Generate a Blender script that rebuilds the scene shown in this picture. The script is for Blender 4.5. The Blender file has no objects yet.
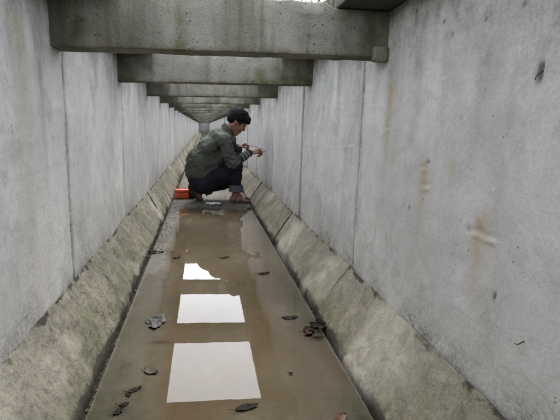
import bpy, bmesh, math, random
import numpy as np
from mathutils import Vector, Matrix

random.seed(7)
scene = bpy.context.scene
COL = scene.collection

# ------------------------------------------------------------------ camera
CAM = np.array([0.0, 0.0, 0.86])
PITCH, YAW, ROLL, FPX = 0.1842, 0.1759, -0.0337, 439.78       # focal length in pixels of a 560 px wide frame
_cy, _sy, _cp, _sp = math.cos(YAW), math.sin(YAW), math.cos(PITCH), math.sin(PITCH)
_F = np.array([_sy * _cp, _cy * _cp, -_sp]); _R0 = np.array([_cy, -_sy, 0.0]); _D0 = np.cross(_F, _R0)
_R = math.cos(ROLL) * _R0 + math.sin(ROLL) * _D0
_D = math.cos(ROLL) * _D0 - math.sin(ROLL) * _R0
cam_data = bpy.data.cameras.new('camera')
cam_data.sensor_width = 36.0
cam_data.lens = FPX / 560.0 * 36.0
cam_data.clip_start = 0.02
cam_data.clip_end = 3000
cam = bpy.data.objects.new('camera', cam_data)
m4 = Matrix.Identity(4)
for i in range(3):
    m4[i][0], m4[i][1], m4[i][2], m4[i][3] = _R[i], -_D[i], -_F[i], CAM[i]
cam.matrix_world = m4
COL.objects.link(cam)
scene.camera = cam

# ------------------------------------------------------------------ sky, sun, exposure
SUN_EL, SUN_AZ = 58.0, 10.0          # azimuth measured from +Y towards +X
world = bpy.data.worlds.new('World'); scene.world = world; world.use_nodes = True
wn = world.node_tree.nodes; wl = world.node_tree.links
bg = wn['Background']
sky = wn.new('ShaderNodeTexSky'); sky.sky_type = 'NISHITA'; sky.sun_disc = False
sky.sun_elevation = math.radians(SUN_EL); sky.sun_rotation = math.radians(SUN_AZ)
sky.air_density = 1.0; sky.dust_density = 2.0; sky.ozone_density = 1.0
hs = wn.new('ShaderNodeHueSaturation'); hs.inputs['Saturation'].default_value = 0.25
wl.new(sky.outputs[0], hs.inputs['Color']); wl.new(hs.outputs[0], bg.inputs['Color'])
bg.inputs['Strength'].default_value = 0.13
sun_data = bpy.data.lights.new('sun', 'SUN'); sun_data.energy = 0.5; sun_data.angle = math.radians(40)
sun_data.color = (1.0, 0.96, 0.9)
sun = bpy.data.objects.new('sun', sun_data); COL.objects.link(sun)
_e, _a = math.radians(SUN_EL), math.radians(SUN_AZ)
sun.rotation_euler = Vector((math.sin(_a) * math.cos(_e), math.cos(_a) * math.cos(_e), math.sin(_e))).to_track_quat('Z', 'Y').to_euler()
sun.location = (0, 0, 30)
vs = scene.view_settings
vs.view_transform = 'Standard'; vs.look = 'None'; vs.gamma = 1.0; vs.use_curve_mapping = False
vs.exposure = 2.7
scene.render.resolution_x, scene.render.resolution_y = 1024, 768
scene.cycles.max_bounces = 10; scene.cycles.diffuse_bounces = 6; scene.cycles.glossy_bounces = 4
scene.cycles.transparent_max_bounces = 8

# ------------------------------------------------------------------ helpers
def pix(u, v, X=None, Y=None, Z=None):
    """point on the photo's ray (560x420 pixels) at a known X, Y or Z plane"""
    d = _F + _R * (u - 280) / FPX + _D * (v - 210) / FPX
    i, val = (0, X) if X is not None else (1, Y) if Y is not None else (2, Z)
    return CAM + d * (val - CAM[i]) / d[i]

_tab = np.random.RandomState(3).rand(64, 64, 64)
def vn3(p, seed=0):
    p = np.asarray(p, float) + seed * 17.31
    i = np.floor(p).astype(int); f = p - i; f = f * f * (3 - 2 * f); i &= 63; j = (i + 1) & 63
    x0, y0, z0 = i.T; x1, y1, z1 = j.T; a, b, c = f.T
    L = lambda u, v, t: u + (v - u) * t
    return L(L(L(_tab[x0, y0, z0], _tab[x1, y0, z0], a), L(_tab[x0, y1, z0], _tab[x1, y1, z0], a), b),
             L(L(_tab[x0, y0, z1], _tab[x1, y0, z1], a), L(_tab[x0, y1, z1], _tab[x1, y1, z1], a), b), c) * 2 - 1
def fbm(p, oct=4, seed=0):
    p = np.asarray(p, float); r = 0; a = 1.0
    for k in range(oct):
        r = r + a * vn3(p * 2 ** k, seed + k); a *= 0.5
    return r
def sstep(a, b, x):
    t = np.clip((x - a) / (b - a), 0, 1); return t * t * (3 - 2 * t)

def tag(o, label=None, cat=None, group=None, kind=None):
    if label: o['label'] = label
    if cat: o['category'] = cat
    if group: o['group'] = group
    if kind: o['kind'] = kind
    return o
def empty(name, loc, label, cat, group=None):
    o = bpy.data.objects.new(name, None); COL.objects.link(o); o.location = loc; o.empty_display_size = 0.1
    return tag(o, label, cat, group)
def mesh_obj(name, verts, faces, mat, parent=None, smooth=True, attrs=None):
    verts = np.asarray(verts, float)
    if parent is not None:
        verts = verts - np.array(parent_loc(parent))
    me = bpy.data.meshes.new(name)
    me.from_pydata(verts.tolist(), [], faces if isinstance(faces, list) else faces.tolist())
    if mat: me.materials.append(mat)
    if smooth: me.polygons.foreach_set('use_smooth', [True] * len(me.polygons))
    if attrs:
        for k, a in attrs.items():
            at = me.attributes.new(k, 'FLOAT_COLOR', 'POINT')
            c = np.ones((len(verts), 4)); c[:, :a.shape[1]] = a
            at.data.foreach_set('color', c.ravel())
    me.update()
    o = bpy.data.objects.new(name, me); COL.objects.link(o)
    if parent is not None: o.parent = parent
    return o
def parent_loc(p):
    l = np.array(p.location)
    while p.parent is not None:
        p = p.parent; l = l + np.array(p.location)
    return l

def grid_faces(nu, nv, flip=False, wrap=False):
    i = np.arange(nu - 1)[:, None]; jn = nv if wrap else nv - 1
    j = np.arange(jn)[None, :]; j2 = (j + 1) % nv
    a = i * nv + j; b = i * nv + j2; c = (i + 1) * nv + j2; d = (i + 1) * nv + j
    q = np.stack([a, b, c, d] if not flip else [d, c, b, a], -1).reshape(-1, 4)
    return q

def resample(poly, step, rad):
    """closed polygon -> rounded, evenly stepped ring"""
    poly = [np.array(p, float) for p in poly]; n = len(poly); pts = []
    for k in range(n):
        p0, p1, p2 = poly[k - 1], poly[k], poly[(k + 1) % n]
        a = p0 - p1; b = p2 - p1; la, lb = np.linalg.norm(a), np.linalg.norm(b)
        r = min(rad, la * .45, lb * .45); A = p1 + a / la * r; B = p1 + b / lb * r
        for t in (0, .33, .67, 1): pts.append((1 - t) ** 2 * A + 2 * t * (1 - t) * p1 + t * t * B)
    out = []
    for k in range(len(pts)):
        p, q = pts[k], pts[(k + 1) % len(pts)]; L = np.linalg.norm(q - p); m = max(1, int(L / step))
        for t in range(m): out.append(p + (q - p) * t / m)
    return np.array(out)
def prism(ring, s0, s1, step, axis, amp=0.003, freq=9, seed=0, bend=None, oct=4, capr=0.004):
    """rounded bar: ring (n,2) swept along axis from s0 to s1, rough surface, closed ends"""
    n = len(ring); cen = ring.mean(0)
    m = max(2, int((s1 - s0) / step) + 1)
    st = list(np.linspace(s0 + capr, s1 - capr, m)); st = [s0] + st + [s1]
    V = []
    nxt = np.roll(ring, -1, 0); prv = np.roll(ring, 1, 0); t = nxt - prv
    nor = np.stack([t[:, 1], -t[:, 0]], 1); nor /= np.linalg.norm(nor, axis=1)[:, None] + 1e-9
    area = 0.5 * np.sum(ring[:, 0] * nxt[:, 1] - ring[:, 1] * nxt[:, 0])
    if area < 0: nor = -nor
    for k, s in enumerate(st):
        r = ring.copy()
        if k in (0, len(st) - 1): r = r - nor * capr
        P = np.empty((n, 3)); 
        if axis == 'X': P[:, 0] = s; P[:, 1:] = r
        else: P[:, 1] = s; P[:, 0] = r[:, 0]; P[:, 2] = r[:, 1]
        d = amp * fbm(P * freq, oct, seed)
        if axis == 'X': P[:, 1:] += nor * d[:, None]
        else: P[:, 0] += nor[:, 0] * d; P[:, 2] += nor[:, 1] * d
        if bend is not None: P = bend(P)
        V.append(P)
    V = np.concatenate(V); M = len(st)
    f = grid_faces(M, n, wrap=True, flip=(area < 0) ^ (axis == 'Y')).tolist()
    c0 = V[:n].mean(0); c1 = V[-n:].mean(0); V = np.vstack([V, c0, c1]); i0 = M * n; i1 = i0 + 1
    fl = (area < 0) ^ (axis == 'Y')
    for j in range(n):
        j2 = (j + 1) % n
        a = [i0, j2, j]; b = [i1, (M - 1) * n + j, (M - 1) * n + j2]
        f.append(a[::-1] if fl else a); f.append(b[::-1] if fl else b)
    return V, f

# ------------------------------------------------------------------ materials
def newmat(name):
    m = bpy.data.materials.new(name); m.use_nodes = True
    return m, m.node_tree.nodes, m.node_tree.links, m.node_tree.nodes['Principled BSDF']
class NB:
    """tiny node builder working on world position"""
    def __init__(s, name):
        s.m, s.n, s.l, s.b = newmat(name)
        s.geo = s.n.new('ShaderNodeNewGeometry'); s.pos = s.geo.outputs['Position']
    def scaled(s, v):
        x = s.n.new('ShaderNodeVectorMath'); x.operation = 'MULTIPLY'; s.l.new(s.pos, x.inputs[0]); x.inputs[1].default_value = v
        return x.outputs[0]
    def noise(s, scale, detail=4, rough=.55, vec=None, dist=0):
        t = s.n.new('ShaderNodeTexNoise'); t.inputs['Scale'].default_value = scale; t.inputs['Detail'].default_value = detail
        t.inputs['Roughness'].default_value = rough; t.inputs['Distortion'].default_value = dist
        s.l.new(vec if vec is not None else s.pos, t.inputs['Vector']); return t.outputs['Fac']
    def voro(s, scale, vec=None, feature='F1'):
        t = s.n.new('ShaderNodeTexVoronoi'); t.inputs['Scale'].default_value = scale; t.feature = feature
        s.l.new(vec if vec is not None else s.pos, t.inputs['Vector']); return t.outputs['Distance']
    def ramp(s, fac, a, b, c0=(0, 0, 0, 1), c1=(1, 1, 1, 1)):
        r = s.n.new('ShaderNodeValToRGB'); e = r.color_ramp.elements
        e[0].position = a; e[1].position = b; e[0].color = tuple(c0)[:3] + (1,); e[1].color = tuple(c1)[:3] + (1,)
        s.l.new(fac, r.inputs['Fac']); return r.outputs['Color']
    def mr(s, fac, a, b, lo=0., hi=1.):
        r = s.n.new('ShaderNodeMapRange'); s.l.new(fac, r.inputs['Value'])
        for k, v in zip(('From Min', 'From Max', 'To Min', 'To Max'), (a, b, lo, hi)): r.inputs[k].default_value = v
        return r.outputs['Result']
    def mix(s, fac, a, b, mode='MIX'):
        x = s.n.new('ShaderNodeMix'); x.data_type = 'RGBA'; x.blend_type = mode
        for sock, v in ((x.inputs['Factor'], fac), (x.inputs['A'], a), (x.inputs['B'], b)):
            if hasattr(v, 'links'): s.l.new(v, sock)
            elif isinstance(v, (int, float)): sock.default_value = v
            else: sock.default_value = tuple(v)[:3] + (1,)
        return x.outputs['Result']
    def math(s, op, a, b=0.):
        x = s.n.new('ShaderNodeMath'); x.operation = op
        for sock, v in ((x.inputs[0], a), (x.inputs[1], b)):
            if hasattr(v, 'links'): s.l.new(v, sock)
            else: sock.default_value = v
        return x.outputs[0]
    def attr(s, name):
        a = s.n.new('ShaderNodeAttribute'); a.attribute_name = name
        x = s.n.new('ShaderNodeSeparateColor'); s.l.new(a.outputs['Color'], x.inputs[0])
        return x.outputs[0], x.outputs[1], x.outputs[2], a.outputs['Color']
    def bump(s, hgt, strength=.3, dist=.004, prev=None):
        b = s.n.new('ShaderNodeBump'); b.inputs['Strength'].default_value = strength; b.inputs['Distance'].default_value = dist
        s.l.new(hgt, b.inputs['Height'])
        if prev is not None: s.l.new(prev, b.inputs['Normal'])
        return b.outputs['Normal']
    def done(s, col, rough=.85, nor=None, spec=.3):
        for k, v in (('Base Color', col), ('Roughness', rough), ('Specular IOR Level', spec)):
            if hasattr(v, 'links'): s.l.new(v, s.b.inputs[k])
            elif isinstance(v, (int, float)): s.b.inputs[k].default_value = v
            else: s.b.inputs[k].default_value = tuple(v)[:3] + (1,)
        if nor is not None: s.l.new(nor, s.b.inputs['Normal'])
        return s.m

def wall_material():
    b = NB('wall_concrete')
    big = b.noise(1.7, 5, .6); mid = b.noise(7, 6, .65, dist=.6); fine = b.noise(70, 4, .7)
    streak = b.noise(1, 5, .6, b.scaled((9, 9, .55)))
    board = b.noise(1, 3, .5, b.scaled((1.2, 1.2, 26)))
    c = b.mix(b.ramp(big, .3, .7), (.47, .465, .447), (.665, .658, .635))
    c = b.mix(b.math('MULTIPLY', b.ramp(mid, .45, .72), .5), c, (.335, .335, .325))
    smear = b.noise(3.1, 7, .72, dist=1.4)
    c = b.mix(b.math('MULTIPLY', b.ramp(smear, .52, .66), .55), c, (.725, .72, .70))
    scuff = b.noise(6.5, 9, .82, dist=.8)
    c = b.mix(b.math('MULTIPLY', b.ramp(scuff, .54, .63), .5), c, (.32, .318, .30))
    scr = b.noise(1, 6, .75, b.scaled((5, 5, 48)), 1.2)
    c = b.mix(b.math('MULTIPLY', b.math('MULTIPLY', b.ramp(scr, .60, .66), b.ramp(big, .42, .6)), .5), c, (.26, .255, .24))
    c = b.mix(b.math('MULTIPLY', b.ramp(streak, .52, .76), .22), c, (.33, .335, .30))
    drip = b.noise(1, 4, .65, b.scaled((26, 26, .8)))
    c = b.mix(b.math('MULTIPLY', b.ramp(drip, .56, .74), .08), c, (.27, .27, .24))
    c = b.mix(b.math('MULTIPLY', b.ramp(board, .56, .7), .16), c, (.30, .30, .29))
    c = b.mix(b.math('MULTIPLY', b.ramp(fine, .45, .8), .28), c, (.32, .32, .31))
    pit = b.voro(42); pm = b.noise(5, 3, .6)
    pits = b.math('MULTIPLY', b.ramp(pit, .07, .15, (1, 1, 1), (0, 0, 0)), b.ramp(pm, .52, .66))
    c = b.mix(b.math('MULTIPLY', pits, .75), c, (.10, .095, .085))
    gr = b.noise(230, 3, .8)
    c = b.mix(b.math('MULTIPLY', b.ramp(gr, .50, .66), .30), c, (.25, .244, .225))
    gl = b.noise(150, 3, .8, b.scaled((1.1, 1, .9)))
    c = b.mix(b.math('MULTIPLY', b.ramp(gl, .55, .70), .30), c, (.80, .80, .79))
    rust, dark, dirt, _ = b.attr('stain')
    c = b.mix(rust, c, (.42, .31, .16))
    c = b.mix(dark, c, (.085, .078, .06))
    spk = b.ramp(b.noise(95, 3, .75), .46, .58)
    lump = b.ramp(b.noise(16, 4, .65), .35, .7)
    dm = b.math('MULTIPLY', dirt, b.math('ADD', b.math('MULTIPLY', spk, .6), b.math('MULTIPLY', lump, .55)))
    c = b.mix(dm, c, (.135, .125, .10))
    h = b.math('ADD', b.math('MULTIPLY', fine, .35), b.math('SUBTRACT', b.math('MULTIPLY', mid, .7), b.math('MULTIPLY', pits, .8)))
    return b.done(c, .8, b.bump(h, .5, .007), .35)

def beam_material():
    b = NB('beam_concrete')
    big = b.noise(3.2, 5, .6); mid = b.noise(13, 6, .7, dist=.4); fine = b.noise(90, 4, .7)
    streak = b.noise(1, 5, .62, b.scaled((9, 9, 1.1)))
    c = b.mix(b.ramp(big, .3, .7), (.20, .187, .158), (.37, .352, .305))
    c = b.mix(b.math('MULTIPLY', b.ramp(mid, .44, .66), .65), c, (.20, .185, .15))
    c = b.mix(b.math('MULTIPLY', b.ramp(streak, .48, .66), .8), c, (.105, .10, .066))
    c = b.mix(b.math('MULTIPLY', b.ramp(fine, .5, .8), .35), c, (.2, .19, .165))
    gr = b.noise(190, 3, .8)
    c = b.mix(b.math('MULTIPLY', b.ramp(gr, .50, .64), .45), c, (.09, .083, .068))
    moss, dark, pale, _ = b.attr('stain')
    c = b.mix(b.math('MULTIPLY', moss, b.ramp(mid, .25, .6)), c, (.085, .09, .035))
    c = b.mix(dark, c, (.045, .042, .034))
    pit = b.voro(48); pm = b.noise(6, 3, .6)
    pits = b.math('MULTIPLY', b.ramp(pit, .08, .17, (1, 1, 1), (0, 0, 0)), b.ramp(pm, .45, .6))
    c = b.mix(b.math('MULTIPLY', pits, .8), c, (.09, .085, .07))
    c = b.mix(pale, c, (.5, .48, .42))
    h = b.math('ADD', b.math('MULTIPLY', fine, .4), b.math('SUBTRACT', mid, pits))
    return b.done(c, .9, b.bump(h, .8, .011), .25)

def haunch_material(name, ca, cb, rough_amt, green):
    b = NB(name)
    big = b.noise(3.4, 5, .65); mid = b.noise(15, 6, .72, dist=.5); fine = b.noise(110, 4, .75)
    tex = b.noise(1, 5, .7, b.scaled((52, 44, 52)))
    c = b.mix(b.ramp(big, .3, .7), ca, cb)
    c = b.mix(b.math('MULTIPLY', b.ramp(mid, .46, .68), .5), c, tuple(x * .62 for x in ca))
    c = b.mix(b.math('MULTIPLY', b.ramp(tex, .5, .66), rough_amt * 1.3), c, (.06, .056, .044))
    c = b.mix(b.math('MULTIPLY', b.ramp(fine, .5, .7), .5), c, (.11, .102, .083))
    blot = b.noise(5.5, 6, .75, dist=1.0)
    c = b.mix(b.math('MULTIPLY', b.ramp(blot, .50, .60), .6), c, tuple(x * .55 for x in ca))
    lt = b.noise(4.2, 7, .7, b.scaled((1.3, 1, 1.3)), 1.3)
    c = b.mix(b.math('MULTIPLY', b.ramp(lt, .54, .64), .55), c, tuple(x * 1.28 for x in cb))
    pt = b.voro(55)
    c = b.mix(b.math('MULTIPLY', b.ramp(pt, .08, .18, (1, 1, 1), (0, 0, 0)), b.ramp(mid, .5, .6)), c, (.07, .065, .05))
    gr = b.noise(210, 3, .8)
    c = b.mix(b.math('MULTIPLY', b.ramp(gr, .50, .64), .5), c, (.075, .07, .056))
    gl = b.noise(130, 3, .8, b.scaled((1.1, 1, .9)))
    c = b.mix(b.math('MULTIPLY', b.ramp(gl, .55, .68), .4), c, tuple(x * 1.35 for x in cb))
    moss, dark, pale, _ = b.attr('stain')
    c = b.mix(b.math('MULTIPLY', b.math('MULTIPLY', moss, green), b.ramp(mid, .3, .62)), c, (.09, .095, .032))
    grit = b.noise(48, 6, .8)
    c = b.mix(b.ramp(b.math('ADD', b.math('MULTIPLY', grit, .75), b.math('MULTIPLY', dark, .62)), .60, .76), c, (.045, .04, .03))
    c = b.mix(b.math('MULTIPLY', pale, b.ramp(mid, .3, .6)), c, (.47, .44, .365))
    h = b.math('ADD', b.math('MULTIPLY', fine, .3), b.math('SUBTRACT', mid, b.math('MULTIPLY', b.ramp(tex, .5, .68), rough_amt)))
    return b.done(c, .85, b.bump(h, .6, .009), .3)

def floor_material():
    b = NB('sediment')
    big = b.noise(3.1, 6, .62, dist=.7); mid = b.noise(11, 6, .68, dist=.8); fine = b.noise(85, 4, .7)
    long_ = b.noise(1, 5, .6, b.scaled((7, 1.6, 1)))
    c = b.mix(b.ramp(big, .32, .68), (.070, .055, .038), (.108, .091, .067))
    c = b.mix(b.math('MULTIPLY', b.ramp(mid, .5, .72), .65), c, (.105, .070, .034))
    c = b.mix(b.math('MULTIPLY', b.ramp(long_, .5, .72), .5), c, (.13, .118, .092))
    c = b.mix(b.math('MULTIPLY', b.ramp(fine, .52, .8), .45), c, (.055, .046, .03))
    ochre, slab, _, _ = b.attr('tone')
    spk = b.voro(60); spm = b.noise(9, 3, .6)
    conc = b.mix(b.ramp(mid, .3, .7), (.10, .093, .074), (.19, .178, .148))
    c = b.mix(b.math('MULTIPLY', slab, .85), c, conc)
    c = b.mix(b.math('MULTIPLY', ochre, b.ramp(mid, .3, .62)), c, (.098, .066, .031))
    algae, dry, dark, _ = b.attr('stain')
    grey = b.mix(b.ramp(mid, .35, .7), (.10, .095, .082), (.165, .157, .138))
    grey = b.mix(b.math('MULTIPLY', b.ramp(fine, .45, .7), .5), grey, (.12, .11, .085))
    c = b.mix(dry, c, grey)
    c = b.mix(b.math('MULTIPLY', algae, b.ramp(mid, .3, .6)), c, (.045, .052, .026))
    c = b.mix(b.math('MULTIPLY', b.ramp(b.noise(170, 3, .8), .52, .66), .4), c, (.045, .038, .026))
    c = b.mix(b.math('MULTIPLY', b.math('MULTIPLY', b.ramp(spk, .06, .14, (1, 1, 1), (0, 0, 0)), b.ramp(spm, .5, .6)), .7), c, (.028, .023, .016))
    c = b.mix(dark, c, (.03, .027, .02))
    h = b.math('ADD', b.math('MULTIPLY', fine, .5), mid)
    return b.done(c, b.math('SUBTRACT', .75, b.math('MULTIPLY', dry, -.1)), b.bump(h, .4, .006), .3)

def water_material():
    m = bpy.data.materials.new('still_water'); m.use_nodes = True
    n, l = m.node_tree.nodes, m.node_tree.links
    n.remove(n['Principled BSDF']); out = n['Material Output']
    fr = n.new('ShaderNodeFresnel'); fr.inputs['IOR'].default_value = 1.36
    tr = n.new('ShaderNodeBsdfTransparent'); tr.inputs[0].default_value = (.90, .86, .78, 1)
    gl = n.new('ShaderNodeBsdfGlossy'); gl.inputs['Roughness'].default_value = 0.0; gl.inputs['Color'].default_value = (1, 1, 1, 1)
    geo = n.new('ShaderNodeNewGeometry')
    no = n.new('ShaderNodeTexNoise'); no.inputs['Scale'].default_value = 14; no.inputs['Detail'].default_value = 3
    l.new(geo.outputs['Position'], no.inputs['Vector'])
    bp = n.new('ShaderNodeBump'); bp.inputs['Strength'].default_value = .010; bp.inputs['Distance'].default_value = .004
    l.new(no.outputs['Fac'], bp.inputs['Height']); l.new(bp.outputs[0], gl.inputs['Normal'])
    mx = n.new('ShaderNodeMixShader'); l.new(fr.outputs[0], mx.inputs[0]); l.new(tr.outputs[0], mx.inputs[1]); l.new(gl.outputs[0], mx.inputs[2])
    l.new(mx.outputs[0], out.inputs['Surface'])
    return m

def cloth_material(name, ca, cb, attr=False, scale=40, rough=.9):
    b = NB(name)
    n1 = b.noise(scale, 4, .6); n2 = b.noise(6, 4, .6); weave = b.noise(420, 2, .5)
    c = b.mix(b.ramp(n2, .3, .7), ca, cb)
    c = b.mix(b.math('MULTIPLY', b.ramp(n1, .45, .75), .2), c, tuple(x * .75 for x in ca))
    if attr:
        pale, dark, _, _ = b.attr('stain')
        c = b.mix(dark, c, (.022, .025, .03)); c = b.mix(pale, c, (.34, .36, .36))
    m = b.done(c, rough, b.bump(b.math('ADD', n1, b.math('MULTIPLY', weave, .4)), .3, .004), .2)
    return m
def skin_material():
    b = NB('skin')
    n1 = b.noise(30, 4, .6)
    c = b.mix(b.ramp(n1, .3, .7), (.20, .098, .065), (.27, .14, .095))
    lips, dark, red, _ = b.attr('stain')
    c = b.mix(red, c, (.36, .13, .09)); c = b.mix(lips, c, (.22, .075, .06)); c = b.mix(dark, c, (.02, .015, .012))
    return b.done(c, .5, b.bump(b.noise(160, 3, .6), .1, .002), .4)
def plain(name, ca, cb, scale=25, rough=.6, spec=.4, metal=0., bump=.3):
    b = NB(name)
    n1 = b.noise(scale, 5, .65)
    m = b.done(b.mix(b.ramp(n1, .3, .7), ca, cb), rough, b.bump(b.noise(scale * 4, 4, .6), bump, .003), spec)
    b.b.inputs['Metallic'].default_value = metal
    return m

M = dict(
    wall=wall_material(), beam=beam_material(),
    haunch_l=haunch_material('haunch_rough', (.195, .178, .132), (.33, .308, .245), .42, .7),
    haunch_r=haunch_material('haunch_smooth', (.215, .193, .145), (.345, .315, .25), .2, .7),
    floor=floor_material(), water=water_material(),
    soil=plain('dark_soil', (.04, .032, .022), (.075, .06, .042), 30, .95, .1, bump=.8),
    turf=plain('turf', (.05, .065, .022), (.11, .10, .05), 6, .95, .1, bump=.8),
    jacket=cloth_material('jacket_cloth', (.064, .071, .060), (.080, .088, .075), True),
    jeans=cloth_material('denim', (.009, .010, .015), (.017, .019, .027), False, 60),
    cuff=cloth_material('faded_denim', (.075, .085, .10), (.12, .13, .15), False, 60),
    skin=skin_material(),
    hair=plain('black_hair', (.005, .0046, .0046), (.010, .009, .0085), 90, .75, .12),
    sole=plain('sandal_rubber', (.03, .03, .032), (.06, .06, .062), 40, .7),
    strap=plain('sandal_strap', (.22, .22, .21), (.34, .34, .33), 40, .6),
    orange=plain('orange_plastic', (.62, .075, .02), (.72, .10, .03), 10, .38, .5, bump=.05),
    orange2=plain('dark_orange_plastic', (.38, .04, .012), (.46, .05, .016), 10, .45, .5, bump=.05),
    bag=plain('dark_canvas', (.035, .032, .026), (.075, .068, .052), 35, .9, .2),
    black=plain('black_plastic', (.012, .012, .013), (.025, .025, .026), 30, .4),
    steel=plain('steel', (.42, .42, .42), (.58, .58, .57), 40, .3, .5, .9, bump=.05),
    rustwire=plain('rusty_wire', (.045, .028, .018), (.10, .055, .03), 80, .85),
    leaf_d=plain('dark_wet_leaf', (.014, .012, .010), (.034, .027, .02), 60, .85, .12),
    leaf_b=plain('brown_leaf', (.04, .026, .016), (.075, .05, .03), 60, .85, .12),
    leaf_o=plain('rust_orange_leaf', (.085, .04, .02), (.14, .065, .032), 60, .5, .4),
    leaf_g=plain('grey_leaf', (.07, .065, .055), (.14, .13, .11), 60, .85, .12),
    film=plain('grey_plastic_film', (.04, .04, .037), (.13, .13, .122), 160, .6, .3),
    foil=plain('silver_foil', (.78, .78, .78), (.88, .88, .88), 30, .35, .5, .0, bump=.1),
    grass=plain('grass_blade', (.05, .085, .02), (.13, .14, .05), 5, .7, .3),
)

# ------------------------------------------------------------------ measured section of the channel (metres; water level z = 0)
EL, ER = 0.339, 0.509          # edges of the flooded floor slab
TL, TR = 0.249, 0.225          # top of the haunches
XL, XR = 0.504, 0.686          # wall faces
HL, HR = 1.103, 1.136          # underside of the cross beams at each wall
BH, BT = 0.165, 0.118          # beam height and thickness
AL, AR = 0.289, 0.480          # opening between the ledge slabs
TILT = (HR - HL) / (XL + XR)
H = lambda x: HL + TILT * (x + XL)
T = lambda x: H(x) + BH
Y_MIN, Y_COVER, Y_MAX = -2.2, 50.7, 51.0
BEAMS = [-0.86, 0.40, 1.643, 2.829, 4.143, 5.446, 6.760]
while BEAMS[-1] + 1.31 < Y_COVER: BEAMS.append(BEAMS[-1] + 1.31)

# ------------------------------------------------------------------ walls
def gauss(y, z, y0, z0, sy, sz): return np.exp(-((y - y0) / sy) ** 2 - ((z - z0) / sz) ** 2)
def streak_down(y, z, y0, z0, w, ln):
    return np.exp(-((y - y0) / w) ** 2) * sstep(z0 + .02, z0 - .005, z) * np.exp(-np.maximum(z0 - z, 0) / ln)
def rw(u, v): p = pix(u, v, X=XR); return p[1], p[2]
def lw(u, v): p = pix(u, v, X=-XL); return p[1], p[2]

RUST_R = [(427, 172, .014, .16), (476, 232, .014, .13), (392, 95, .018, .17), (452, 178, .010, .05)]
DARK_R = [(540, 72, .008, .020), (542, 66, .006, .008), (538, 78, .006, .006), (495, 296, .006, .01), (447, 22, .006, .006), (420, 11, .006, .009), (455, 34, .004, .004), (487, 20, .003, .004), (525, 4, .004, .005),
          (412, 208, .004, .008), (327, 200, .006, .002), (462, 118, .003, .003), (430, 162, .009, .005), (470, 228, .010, .004)]
LIPS_R = [(428, 189, .022, .005), (426, 170, .02, .004), (478, 236, .026, .0055), (388, 131, .05, .004), (350, 146, .06, .003), (490, 241, .03, .004)]

def wall_stain(side, y, z, top, base, edge):
    p = np.stack([y * 1.0, z * 1.0, np.full_like(y, 3.3 * side)], 1)
    n = fbm(p * 6, 4, 5); n2 = fbm(p * np.array([14, 2.2, 1]), 4, 9); n3 = fbm(p * 30, 3, 2)
    rust = np.zeros_like(y); dark = np.zeros_like(y)
    if side > 0:
        for u, v, w, ln in RUST_R:
            a, b = rw(u, v); rust += .85 * streak_down(y + .012 * n, z + .02 * n3, a, b + .03, w * 1.5, ln) * np.clip(.65 + .6 * n2 + .4 * n, 0, 1.2)
        for u, v, a, c in DARK_R:
            y0, z0 = rw(u, v); dark += 1.1 * gauss(y + .004 * n3, z + .004 * n, y0, z0, a, c)
        for u, v, w, ln in ((398, 90, .07, .35), (428, 165, .05, .22), (480, 228, .05, .2), (365, 80, .05, .3)):
            a, b = rw(u, v); rust += .24 * streak_down(y + .03 * n, z + .03 * n, a, b + .05, w, ln) * np.clip(.6 + .9 * n2, 0, 1.3)
    else:
        for u, v, w, ln, s in [(14, 15, .045, .7, .3), (33, 50, .02, .5, .22), (4, 10, .03, .5, .18), (90, 60, .05, .3, .12)]:
            a, b = lw(u, v); rust += s * streak_down(y + .01 * n, z, a, b, w, ln)
        y0, z0 = lw(34, 60); dark += .30 * streak_down(y + .008 * n, z, y0 + .03, z0, .02, .3)
    # grime running down from the shaded top and rising damp above the haunch
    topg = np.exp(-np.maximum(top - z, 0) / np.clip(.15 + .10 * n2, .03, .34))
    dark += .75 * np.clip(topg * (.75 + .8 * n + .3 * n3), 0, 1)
    dirt = np.clip(np.exp(-np.maximum(z - base, 0) / .08) * (.9 + .75 * n) + .25 * np.clip(n * 1.2 - .35, 0, 1), 0, 1)
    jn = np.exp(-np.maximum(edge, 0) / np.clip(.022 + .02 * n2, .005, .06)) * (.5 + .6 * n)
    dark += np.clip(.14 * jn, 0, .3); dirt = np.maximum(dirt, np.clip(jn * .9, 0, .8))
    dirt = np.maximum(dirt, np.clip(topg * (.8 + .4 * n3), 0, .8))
    return np.stack([np.clip(rust, 0, .85), np.clip(dark, 0, .92), dirt], 1)

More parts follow.
